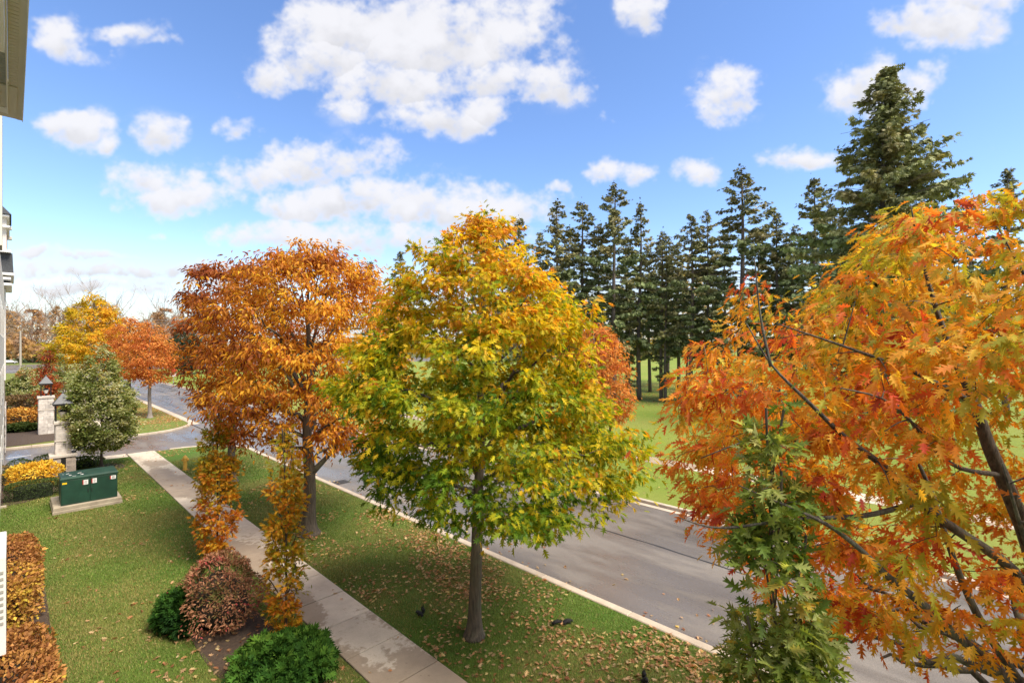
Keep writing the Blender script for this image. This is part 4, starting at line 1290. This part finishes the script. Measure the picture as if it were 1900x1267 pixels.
for i, (px, Y, yt) in enumerate(spots):
    k = (i * 3 + 1) % 4; p = atd(px, 640, Y); h = CAM_H + (640 - yt) / FPX * Y
    o = empty('autumn_tree', (p[0], p[1], 0), KIND[k] + ' of the distant wood, ' + where[i], 'tree', BELT, i * 1.9)
    for nm, me in zip(('branches', 'crown'), bt[k]):
        c = link(nm, me, None, o); c.scale = (h / 22,) * 3
        c['kind'] = 'stuff'
# understorey thicket below them, one mass
n = 9000
u = rng.uniform(-60, 420, n); Y = rng.uniform(196, 214, n); hmax = 6.5 + 3.5 * vnoise(u * .03 + 3, u * 0 + 2, 9, 3) + 2 * np.sin(u * .05)
z = hmax * rng.random(n) ** .7
P = np.stack([(u - 950) / FPX * Y * CT + Y * ST, -(u - 950) / FPX * Y * ST + Y * CT, z], 1)
ti = np.clip(vnoise(u * .06, z * .25, 15, 3) * 4.6 - .6 + rng.normal(size=n) * .4, 0, 2.99); st = np.array([(.26, .17, .11), (.36, .22, .13), (.42, .25, .12), (.52, .30, .09)])
C = st[ti.astype(int)] * (1 - (ti % 1)[:, None]) + st[ti.astype(int) + 1] * (ti % 1)[:, None]
lowg = (z < 1.6); C[lowg] = np.array((.05, .07, .03))
link('thicket', leaves_mesh('thicket', STAR, P, rand_unit(n), rand_unit(n), rng.uniform(.7, 1.5, n), C * np.exp(rng.normal(size=(n, 1)) * .18)), M['leafshrub'])['kind'] = 'stuff'
# far tree line over the park
n = 9000
u = rng.uniform(480, 2200, n); Y = rng.uniform(255, 300, n); hm = 6 + 9 * vnoise(u * .02, u * 0 + 4, 12, 4)
z = hm * rng.random(n) ** .8
P = np.stack([(u - 950) / FPX * Y * CT + Y * ST, -(u - 950) / FPX * Y * ST + Y * CT, z], 1)
C = np.array([(.13, .13, .06), (.22, .19, .08), (.28, .2, .09), (.09, .11, .05)])[rng.integers(0, 4, n)] * np.exp(rng.normal(size=(n, 1)) * .2)
link('distant_wood', leaves_mesh('distant_wood', STAR, P, rand_unit(n), rand_unit(n), rng.uniform(1.0, 2.4, n), C), M['leafshrub'])['kind'] = 'stuff'
# dark evergreen at the end of the road
p = atd(342, 640, 120)
far_tree('evergreen_tree', 'dark round evergreen at the end of the road left of the amber tree', (p[0], p[1], 0), 13.2, .5, 4.8, [(.035, .06, .03), (.06, .09, .045)], 75, 420, 18, .6, .3, shape=shapeC, droop=.2, gap=-.9, clump=.5)

# ================================================================== SHRUBS AND HEDGES
def shrub(name, label, cat, base, rx, ry, h, n, size, stops, tmpl=DIA, rule=None, seed=1, box=2.0, stems=26, droop=.1, group=None, mat='leafshrub', core=True, upright=.4, z0=.05, corecol='bark_dark', lumpy=.12):
    """leafy shrub: stems from the ground, leaves in a lumpy shell (box>2 squares it off like a clipped hedge)"""
    r = np.random.default_rng(seed)
    root = empty(name, base, label, cat, group)
    a = r.uniform(0, 2 * np.pi, n); zf = r.random(n) ** .85
    e = box
    sup = (np.abs(np.cos(a)) ** e + np.abs(np.sin(a)) ** e) ** (-1 / e)
    prof = np.clip(1 - np.abs(2 * zf - .9) ** (e + .6), .03, 1) ** (1 / (e + .3)) if box <= 2.5 else np.clip(1 - zf ** 10, .05, 1) ** .4
    sh = r.uniform(.62, 1.03, n) ** .6
    top = r.random(n) < .34
    sh = np.where(top, np.sqrt(r.random(n)), sh); 
    x = np.cos(a) * sup * rx * sh * np.where(top, 1, prof); y = np.sin(a) * sup * ry * sh * np.where(top, 1, prof)
    rel = np.sqrt((x / rx) ** 2 + (y / ry) ** 2) / sup
    ztop = h * (np.clip(1 - rel ** (2.4 if box <= 2.5 else 9), 0, 1) ** (.5 if box <= 2.5 else .3)) * .5 + h * .5
    z = np.where(top, ztop * r.uniform(.92, 1.02, n), z0 + zf * h * .98)
    P = np.stack([x, y, z], 1)
    L = lump(P + np.array(base), 2.2, seed) * lumpy + lump(P + np.array(base), 5.5, seed * 2) * lumpy * .5
    out = norm(np.stack([x / rx, y / ry, (z - h * .4) / h * 1.2], 1))
    P = P + out * L[:, None] * min(rx, ry); P[:, 2] = np.maximum(P[:, 2], .03)
    D = norm(out * .8 + r.normal(size=(n, 3)) * .6 + np.array((0, 0, upright - droop)))
    N = norm(out + np.array((0, 0, .6)) + r.normal(size=(n, 3)) * .5)
    st = np.array(stops, float)
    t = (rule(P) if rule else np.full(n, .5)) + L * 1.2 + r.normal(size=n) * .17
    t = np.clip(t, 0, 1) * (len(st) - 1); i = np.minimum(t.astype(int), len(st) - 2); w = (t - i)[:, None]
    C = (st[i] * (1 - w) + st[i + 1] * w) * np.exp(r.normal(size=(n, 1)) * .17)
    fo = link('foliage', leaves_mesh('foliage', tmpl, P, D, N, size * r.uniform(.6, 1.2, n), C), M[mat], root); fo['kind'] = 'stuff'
    tb = TubeBag()
    for _ in range(stems):
        k = r.integers(0, n); q = P[k]; s = np.array((q[0] * .25 + r.normal() * .04, q[1] * .25 + r.normal() * .04, 0.0))
        tb.add(bez(s, (s + q) / 2 + np.array((q[0] * .1, q[1] * .1, .1 * h)), q, 5), np.linspace(.012, .003, 5) * (1 + h * .3), 3)
    link('stems', tb.mesh('stems'), M[corecol], root)['kind'] = 'stuff'
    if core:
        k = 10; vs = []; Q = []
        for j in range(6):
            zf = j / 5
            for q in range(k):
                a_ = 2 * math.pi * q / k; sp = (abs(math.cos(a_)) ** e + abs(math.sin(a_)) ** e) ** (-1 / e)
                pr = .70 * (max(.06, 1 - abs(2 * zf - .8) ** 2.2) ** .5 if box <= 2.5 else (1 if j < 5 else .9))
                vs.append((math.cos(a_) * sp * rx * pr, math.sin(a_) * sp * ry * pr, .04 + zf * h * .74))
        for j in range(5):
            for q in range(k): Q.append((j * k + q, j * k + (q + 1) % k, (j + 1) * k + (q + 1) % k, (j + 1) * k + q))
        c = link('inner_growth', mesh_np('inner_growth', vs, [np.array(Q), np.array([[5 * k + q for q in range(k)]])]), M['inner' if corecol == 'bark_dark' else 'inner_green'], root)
    return root


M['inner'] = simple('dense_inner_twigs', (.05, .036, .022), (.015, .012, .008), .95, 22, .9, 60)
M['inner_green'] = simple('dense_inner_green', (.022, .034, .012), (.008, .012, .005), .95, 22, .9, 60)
REDB = [(.12, .13, .035), (.18, .14, .045), (.22, .095, .05), (.30, .13, .07), (.48, .26, .14), (.38, .06, .06)]
shrub('shrub', 'round shrub with dusky red and pinkish leaves beside the sidewalk', 'shrub', (3.78, 14.3, 0), .92, 1.4, 1.6, 7500, .09, REDB, LONG, lambda P: .42 - .14 * P[:, 1] / 1.5 + .02 * P[:, 2], 81, droop=.3, stems=110, lumpy=.36)
GRN = [(.012, .04, .008), (.028, .08, .012), (.055, .13, .018), (.10, .18, .025)]
NEED = (SPRAY[0] * np.array((1.0, 1, .6)), SPRAY[1])
M['needle2'] = leaf_mat('juniper_needle', trans=.15, rough=.7, warm=(1, 1, .6), spec=.08)
M['green_twig'] = simple('green_twig', (.03, .045, .015))
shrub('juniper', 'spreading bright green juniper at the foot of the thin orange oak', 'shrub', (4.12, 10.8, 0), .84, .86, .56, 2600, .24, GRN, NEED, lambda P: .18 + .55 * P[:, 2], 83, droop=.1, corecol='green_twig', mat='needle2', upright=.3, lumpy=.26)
shrub('juniper', 'small dark green juniper half under the left side of the round red shrub', 'shrub', (3.0, 14.7, 0), .42, .85, .68, 1200, .24, GRN, NEED, lambda P: .12 + .35 * P[:, 2], 84, droop=.1, corecol='green_twig', mat='needle2', upright=.3, lumpy=.26)
HED = [(.26, .10, .035), (.36, .16, .05), (.46, .23, .06), (.52, .33, .05), (.55, .42, .05)]
shrub('hedge', 'long bronze and yellow hedge along the house, the farther of the two', 'hedge', (.0, 19.7, 0), .60, 2.75, 1.2, 7000, .10, HED, DIA, lambda P: .38 + .28 * np.clip((-P[:, 1] - 1.0) / 1.5, -.6, 1), 85, box=3.4, lumpy=.16, droop=.25, stems=60)
shrub('hedge', 'bronze hedge at the bottom left corner, the nearer of the two', 'hedge', (-.02, 12.6, 0), .62, 2.45, 1.22, 8000, .10, HED, DIA, lambda P: .36 + .25 * np.clip((-P[:, 1] - .9) / 1.5, -.6, 1), 86, box=3.4, lumpy=.16, droop=.25, stems=60)
shrub('small_shrub', 'low green plant in the gap between the two bronze hedges', 'shrub', (.25, 16.0, 0), .42, .6, .4, 500, .10, GRN, DIA, None, 87, corecol='green_twig', stems=8)
YB = [(.50, .22, .03), (.64, .34, .03), (.72, .45, .04), (.75, .55, .08)]
shrub('shrub', 'bright golden yellow shrub left of the green utility box', 'shrub', (.85, 34.3, 0), .98, .9, 1.15, 2600, .16, YB, LONG, lambda P: .5 + .15 * P[:, 2], 88, droop=.1, stems=40, lumpy=.2)
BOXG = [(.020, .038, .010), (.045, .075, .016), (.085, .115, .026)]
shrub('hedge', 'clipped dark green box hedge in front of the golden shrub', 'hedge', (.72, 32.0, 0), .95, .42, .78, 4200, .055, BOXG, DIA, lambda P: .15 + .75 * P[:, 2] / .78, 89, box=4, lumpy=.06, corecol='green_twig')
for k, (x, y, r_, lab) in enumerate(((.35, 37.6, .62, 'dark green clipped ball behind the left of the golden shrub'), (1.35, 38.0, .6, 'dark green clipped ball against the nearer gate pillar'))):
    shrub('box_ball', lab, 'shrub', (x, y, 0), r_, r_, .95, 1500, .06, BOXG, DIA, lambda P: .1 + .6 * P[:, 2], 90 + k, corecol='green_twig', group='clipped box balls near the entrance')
shrub('shrub', 'olive brown low shrub cut by the left edge, beside the golden shrub', 'shrub', (-.75, 36.2, 0), .8, .9, .95, 1500, .09, [(.06, .07, .025), (.13, .11, .04), (.28, .17, .05)], DIA, lambda P: .2 + .6 * P[:, 2], 93)
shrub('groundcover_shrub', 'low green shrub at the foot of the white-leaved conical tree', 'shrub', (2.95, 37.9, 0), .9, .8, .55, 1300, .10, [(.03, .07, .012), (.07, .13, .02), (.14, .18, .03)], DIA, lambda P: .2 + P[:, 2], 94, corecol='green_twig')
FAR = [('low green hedge along the far side of the entrance drive', 14, 72, 801, 790, .55, BOXG, 0), ('orange shrub beside the farther gate pillar', 15, 72, 789, 760, 1.0, [(.30, .13, .04), (.5, .24, .05), (.6, .34, .06)], 1),
       ('dark brown twiggy shrub behind the orange one', 14, 66, 779, 735, 1.0, [(.08, .055, .03), (.15, .09, .045), (.2, .13, .05)], 2), ('green mounded shrub beside the building edge', 14, 62, 752, 703, 1.0, [(.05, .075, .018), (.10, .13, .03), (.17, .16, .04)], 3),
       ('reddish ground shrub before the cross street', 40, 80, 705, 688, 1.0, [(.3, .12, .05), (.4, .2, .08), (.45, .3, .1)], 4)]
for lab, x0, x1, yb, yt, sq, st_, k in FAR:
    a, b = ground_at(x0, yb), ground_at(x1, yb); c = (a + b) / 2; w = np.linalg.norm(b - a) / 2; Y = to_cam(c)[1]; h = (yb - yt) / FPX * Y
    shrub('shrub', lab, 'shrub', (c[0], c[1] + w * sq * .5, 0), w, w * sq, h, 1500, .13 + .003 * Y, st_, DIA, lambda P: .3 + .4 * P[:, 2] / max(h, .1), 100 + k, corecol='green_twig' if k in (0, 3) else 'bark_dark')

# ================================================================== STREET FURNITURE
# green utility box on its concrete base
ub = empty('utility_box', (2.4, 29, 0), 'dark green metal utility box with white and red labels on a concrete base', 'utility box', rz=0)
O = Vector((2.4, 29, 0))
def pt(name, mat, mb, root=ub, o=O): return mb.build(name, M[mat], root, -Vector(o))
bb = pt('base', 'conc', MB().box(1.2, 3.52, 28.1, 30.35, -.1, .13, .02).box(1.22, 3.50, 28.12, 30.33, .135, .29, .025))
pt('body', 'green', MB().box(1.47, 3.36, 28.3, 29.62, .28, 1.36, .01))
pt('lid', 'green', MB().frustum(1.44, 3.39, 28.26, 29.66, 1.36, 1.44, 3.39, 28.26, 29.66, 1.41).frustum(1.44, 3.39, 28.26, 29.66, 1.412, 1.47, 3.36, 28.34, 29.62, 1.47))
for x0, x1 in ((1.49, 2.405), (2.425, 3.34)):
    d = pt('door', 'green', MB().box(x0, x1, 28.268, 28.3, .31, 1.34, .006))
    hx = x1 - .07 if x0 < 2 else x0 + .03
    MB().box(hx, hx + .035, 28.245, 28.268, .72, .9, .004).build('handle', M['hinge'], d)
for (x, z, w, h, red) in ((2.20, 1.07, .15, .2, True), (2.50, 1.08, .14, .2, True), (3.13, 1.13, .17, .15, True)):
    l = pt('label', 'label_white', MB().box(x, x + w, 28.262, 28.2665, z, z + h))
    MB().box(x - .035, x - .002, 28.262, 28.2665, z, z + h).build('label_edge', M['label_red'], l)
    for q in range(4): MB().box(x + .025, x + w - .025 - .02 * (q % 2), 28.2595, 28.262, z + h * (.2 + .18 * q), z + h * (.2 + .18 * q) + .012).build('print_line', M['hinge'], l)
pt('hazard_label', 'label_yellow', MB().box(1.51, 1.66, 28.262, 28.2665, 1.20, 1.27))
for q in range(7):
    x = random.uniform(1.5, 2.2); y = random.uniform(28.35, 29.2)
    pt('bird_dropping', 'label_white', MB().box(x, x + random.uniform(.04, .16), y, y + random.uniform(.02, .08), 1.4705, 1.474))

# fire hydrant
hy = empty('fire_hydrant', (6.95, 32.9, 0), 'yellow fire hydrant on the grass beside the sidewalk', 'hydrant')
MB().lathe([(.13, 0), (.13, .04), (.10, .05), (.095, .5), (.12, .51), (.12, .55), (.105, .56), (.10, .66)], n=16).build('barrel', M['hydrant'], hy, smooth=False)
bn = MB().lathe([(.125, .66), (.125, .70), (.115, .72), (.09, .78), (.05, .82), (.03, .825), (.03, .87)], n=16).build('bonnet', M['hydrant'], hy)
for a in range(6): MB().lathe([(.014, .70), (.014, .725)], .108 * math.cos(a * 1.047), .108 * math.sin(a * 1.047), 6).build('bolt', M['hydrant2'], bn)
for ang in (-.8, 2.34, .77):
    v = Vector((math.cos(ang), math.sin(ang), 0)); c = Vector((0, 0, .58)) + v * .08; L = .1 if ang != .77 else .13; r_ = .05 if ang != .77 else .07
    nz = MB().tube([c, c + v * L * .6, c + v * L * .62, c + v * L, c + v * (L + .02)], [r_ * .85, r_ * .85, r_ * 1.15, r_ * 1.15, r_ * .5], 10).build('nozzle', M['hydrant'], hy)
    MB().tube([c + v * (L + .02), c + v * (L + .05)], [.018, .018], 5).build('nut', M['hydrant2'], nz)

# gate pillars with lantern houses
def stonework(root, o, x0, x1, y0, y1, z0, z1, course, mat, seedv, name='stone'):
    """cut stones on the four faces of a block, joints recessed"""
    r = random.Random(seedv); shapes = {}
    n = max(1, int(round((z1 - z0) / course))); ch = (z1 - z0) / n
    for face in range(4):
        a0, a1 = ((x0, x1), (y0, y1), (x0, x1), (y0, y1))[face]
        for j in range(n):
            a = a0
            while a < a1 - .02:
                w = r.choice((.26, .38, .52)); w = w if a + w < a1 - .16 else a1 - a
                key = (round(w, 3), face % 2)
                if key not in shapes:
                    mb = MB().box(.006, w - .006, -.03, .035, .006, ch - .006, .01) if face % 2 == 0 else MB().box(-.03, .035, .006, w - .006, .006, ch - .006, .01)
                    me = mb.mesh(name); me.materials.append(mat); shapes[key] = me
                px_, py_ = ((a, y0 - .0), (x1, a), (a, y1), (x0, a))[face]
                link(name, shapes[key], None, root, Vector((px_, py_, z0 + j * ch)) - Vector(o) + Vector((0, 0, 0)))
                a += w


def pillar(name, label, x, y, w, h, pedestal, lh, lw, rz=0.0):
    o = Vector((x, y, 0)); t = empty(name, o, label, 'gate pillar', 'stone gate pillars with lanterns', rz)
    b = w / 2; P_ = lambda nm, mat, mb, par=t: mb.build(nm, M[mat], par)
    if pedestal:
        pw = pedestal / 2
        core = P_('pedestal', 'mortar', MB().box(-pw, pw, -pw, pw, -.1, 1.05))
        stonework(core, (0, 0, 0), -pw - .0, pw, -pw, pw, .0, 1.05, .26, M['stone2'], 3)
        P_('pedestal_cap', 'capstone', MB().box(-pw - .09, pw + .09, -pw - .09, pw + .09, 1.05, 1.19, .02))
        P_('niche_shade', 'black', MB().box(-.10, .10, -pw - .040, -pw + .05, .02, 1.0))  # solid black block stands in for the shade inside a recess
    z0 = 1.19 if pedestal else 0
    core = P_('shaft', 'mortar', MB().box(-b, b, -b, b, z0 - .1 if z0 == 0 else z0, h - .16))
    stonework(core, (0, 0, 0), -b, b, -b, b, z0, h - .16, .30, M['stone'], 5)
    P_('band', 'capstone', MB().box(-b - .05, b + .05, -b - .05, b + .05, h * .63, h * .63 + .08, .01))
    P_('cap', 'capstone', MB().box(-b - .09, b + .09, -b - .09, b + .09, h - .16, h, .02))
    q = lw / 2 - .08
    for sx in (-1, 1):
        for sy in (-1, 1): P_('post', 'black', MB().box(sx * q - .03, sx * q + .03, sy * q - .03, sy * q + .03, h, h + lh * .58))
    rf = P_('lantern_roof', 'slate', MB().frustum(-lw / 2 - .03, lw / 2 + .03, -lw / 2 - .03, lw / 2 + .03, h + lh * .64, -.03, .03, -.03, .03, h + lh))
    MB().box(-lw / 2 - .04, lw / 2 + .04, -lw / 2 - .04, lw / 2 + .04, h + lh * .57, h + lh * .64).build('eaves', M['black'], rf)
    MB().lathe([(.03, 0), (.045, .05), (.01, .12)], n=6, z=h + lh - .01).build('finial', M['slate'], rf)
    lp = P_('lamp', 'black', MB().lathe([(.03, 0), (.03, .16), (.10, .18), (.10, .21)], n=8, z=h).lathe([(.19, .52), (.19, .56), (.05, .64)], n=10, z=h - .02))
    MB().lathe([(.09, .21), (.15, .40), (.18, .50)], n=10, z=h).build('lamp_glass', M['frost'], lp)
    return t


pillar('gate_pillar', 'white stone pillar with lantern on the far side of the entrance drive', 1.95, 54.6, .86, 3.05, 0, 1.6, .74)
pillar('gate_pillar', 'nearer gate pillar with lantern, brown stone foot, beside the conical tree', 1.98, 36.6, .60, 3.0, .95, 1.5, .74)

# squirrels
def squirrel(label, x, y, ang, pose=0):
    t = empty('squirrel', (x, y, 0), label, 'squirrel', 'black squirrels foraging on the grass strip', ang)
    me0 = bpy.data.meshes.new('skeleton')
    if pose == 0:      # sitting up, back rounded
        J = [((0, 0, .075), .068), ((.06, 0, .115), .062), ((.115, 0, .155), .040), ((.15, 0, .195), .035), ((.19, 0, .185), .026), ((.212, 0, .175), .012),
             ((.02, .05, .04), .036), ((.065, .055, .012), .014), ((.02, -.05, .04), .036), ((.065, -.055, .012), .014), ((.12, .03, .11), .018), ((.16, .02, .10), .010), ((.12, -.03, .11), .018), ((.16, -.02, .10), .010),
             ((.148, .018, .212), .007), ((.148, -.018, .212), .007)]
        E_ = [(0, 1), (1, 2), (2, 3), (3, 4), (4, 5), (0, 6), (6, 7), (0, 8), (8, 9), (2, 10), (10, 11), (2, 12), (12, 13), (3, 14), (3, 15)]
        T = [(-.03, 0, .05), (-.068, 0, .07), (-.065, 0, .13), (-.04, 0, .185), (-.06, 0, .225)]
    else:              # on all fours, nose down
        J = [((0, 0, .085), .058), ((.09, 0, .095), .052), ((.16, 0, .085), .040), ((.205, 0, .075), .034), ((.245, 0, .055), .024), ((.265, 0, .045), .011),
             ((.0, .05, .05), .034), ((.04, .055, .012), .014), ((.0, -.05, .05), .034), ((.04, -.055, .012), .014), ((.15, .04, .05), .018), ((.175, .04, .010), .011), ((.15, -.04, .05), .018), ((.175, -.04, .010), .011),
             ((.195, .018, .098), .007), ((.195, -.018, .098), .007)]
        E_ = [(0, 1), (1, 2), (2, 3), (3, 4), (4, 5), (0, 6), (6, 7), (0, 8), (8, 9), (2, 10), (10, 11), (2, 12), (12, 13), (3, 14), (3, 15)]
        T = [(-.06, 0, .08), (-.12, 0, .10), (-.19, 0, .11), (-.27, 0, .10), (-.33, 0, .085)]
    me0.from_pydata([j[0] for j in J], E_, []); 
    o = bpy.data.objects.new('body', me0); COL.objects.link(o)
    sk = o.modifiers.new('skin', 'SKIN'); sk.use_smooth_shade = True
    for v, j in zip(me0.skin_vertices[0].data, J): v.radius = (j[1], j[1])
    me0.skin_vertices[0].data[0].use_root = True
    ss = o.modifiers.new('sub', 'SUBSURF'); ss.levels = 1; ss.render_levels = 1
    bpy.context.view_layer.update()
    me = bpy.data.meshes.new_from_object(o.evaluated_get(bpy.context.evaluated_depsgraph_get()))
    bpy.data.objects.remove(o); me.name = 'body'
    me.materials.clear(); b = link('body', me, M['fur'], t)
    # bushy tail: a core with hair tufts
    tb = MB(); rr = [.020, .036, .048, .044, .012]; tb.tube(T, rr, 8)
    tl = tb.build('tail', M['fur'], t, smooth=True)
    n = 260; k = np.random.default_rng(5); u = k.uniform(0, 3.9, n); i = u.astype(int); f = (u - i)[:, None]; Ta = np.array(T); P = Ta[i] * (1 - f) + Ta[i + 1] * f
    dr = norm(k.normal(size=(n, 3)) + .8 * norm(Ta[i + 1] - Ta[i]))
    V = np.stack([P + dr * .02, P + dr * .02 + k.normal(size=(n, 3)) * .006, P + dr * k.uniform(.05, .085, n)[:, None]], 1)
    link('tail_hair', mesh_np('tail_hair', V.reshape(-1, 3), [np.arange(3 * n).reshape(-1, 3)]), M['fur'], tl)['kind'] = 'stuff'
    e0 = J[4][0]
    for s_ in (-1, 1): MB().lathe([(.002, -.006), (.006, 0), (.002, .006)], n=6).build('eye', M['glass'], b, (e0[0] - .012, s_ * .023, e0[2] + .012))
    return t


q = ground_at(782, 1142); squirrel('black squirrel sitting up beside the sidewalk, left of the oak trunk', q[0], q[1], 3.3, 0)
q = ground_at(1046, 1158); squirrel('black squirrel on all fours on the leafy grass right of the oak trunk', q[0], q[1], -.5, 1)
q = ground_at(1196, 1266); squirrel('black squirrel nearest the bottom of the photo, by the road kerb', q[0], q[1], 3.9, 0)

# storm drain
q = ground_at(625, 896, -.12)
dg = empty('storm_drain', (q[0] + .25, q[1], -.12), 'rusty square storm drain grate in the road beside the kerb', 'drain')
MB().box(-.36, .36, -.36, .36, -.02, .008).box(-.30, .30, -.30, .30, .009, .010).build('frame', M['grate'], dg)
for k in range(7): MB().box(-.29 + k * .083, -.24 + k * .083, -.3, .3, .010, .022).build('bar', M['galv' if False else 'grate'], dg)

# utility pole with wires
p = atd(38, 640, 124)
up_ = empty('utility_pole', (p[0], p[1], 0), 'weathered wooden utility pole near the cross street', 'pole')
MB().tube([(0, 0, -.1), (0, 0, 6), (0, 0, 10.8)], [.24, .21, .16], 10).build('shaft', M['poleWood'], up_)
wp = empty('overhead_wire', (0, 0, 0), 'thin overhead wires crossing between the autumn woods and the amber tree', 'wire')
for z, k in ((594, 0), (599, 1)):
    a, b = atd(255, z - 3, 150), atd(345, z + 1, 128)
    MB().tube([tuple(a), tuple((a + b) / 2 - np.array((0, 0, .2))), tuple(b)], [.035, .035, .035], 4).build('strand', M['galv'], wp)

# road sign at the far corner
q = ground_at(322, 717)
sg = empty('road_sign', (q[0], q[1], 0), 'small red and white road sign on a post at the end of the road', 'sign')
MB().box(-.04, .04, -.04, .04, 0, 3.1).build('post', M['galv'], sg)
f = sg; v = [(math.cos(R(22.5 + 45 * i)) * .42, 0, 2.75 + math.sin(R(22.5 + 45 * i)) * .42) for i in range(8)]
def plate(name, vs, mat, y0, y1):
    mb = MB(); n_ = len(vs)
    mb.add([(x, y0, z) for x, _, z in vs] + [(x, y1, z) for x, _, z in vs], [tuple(range(n_)), tuple(reversed(range(n_, 2 * n_)))] + [(i, i + n_, (i + 1) % n_ + n_, (i + 1) % n_) for i in range(n_)])
    return mb.build(name, mat, sg)
plate('sign_face', v, M['signred'], -.075, -.05)
plate('lower_plate', [(-.4, 0, 1.75), (.4, 0, 1.75), (.4, 0, 2.25), (-.4, 0, 2.25)], M['label_white'], -.075, -.05)
sg.rotation_euler.z = R(-30)

# parked car in the cross street
p = atd(24, 640, 186)
car = empty('parked_car', (p[0] - 1.0, p[1] + 5, -.12), 'white car with dark sills parked in the cross street beside the utility pole', 'car', rz=R(8))
def car_body():
    prof = [(-2.25, .35), (-2.25, .75), (-2.1, .92), (-1.5, 1.0), (-.95, 1.42), (.45, 1.45), (1.15, 1.02), (2.0, .88), (2.25, .7), (2.25, .35)]
    mb = MB(); n_ = len(prof)
    for s_ in (-1, 1): mb.v += [(x, s_ * (.86 if z < 1.1 else .68), z) for x, z in prof]
    mb.f += [tuple(range(n_)), tuple(reversed(range(n_, 2 * n_)))] + [(i, i + n_, (i + 1) % n_ + n_, (i + 1) % n_) for i in range(n_)]
    return mb
car_body().build('body', M['carw'], car)
MB().box(-2.2, 2.2, -.89, .89, .30, .62, .03).build('sill', M['card'], car)
for s_ in (-1, 1):
    g = MB(); g.add([(-1.3, s_ * .80, 1.03), (-.85, s_ * .70, 1.38), (.4, s_ * .70, 1.40), (1.0, s_ * .80, 1.05), (-1.3, s_ * .83, 1.03), (-.85, s_ * .73, 1.38), (.4, s_ * .73, 1.40), (1.0, s_ * .83, 1.05)], [(0, 1, 2, 3), (7, 6, 5, 4), (0, 4, 5, 1), (1, 5, 6, 2), (2, 6, 7, 3), (3, 7, 4, 0)])
    g.build('side_window', M['glass'], car)
    for x in (-1.4, 1.4):
        w = MB().tube([(x, s_ * .72, .33), (x, s_ * .92, .33)], [.33, .33], 14).build('wheel', M['tyre'], car)
        MB().tube([(x, s_ * .9, .33), (x, s_ * .935, .33)], [.2, .2], 10).build('rim', M['galv'], w)
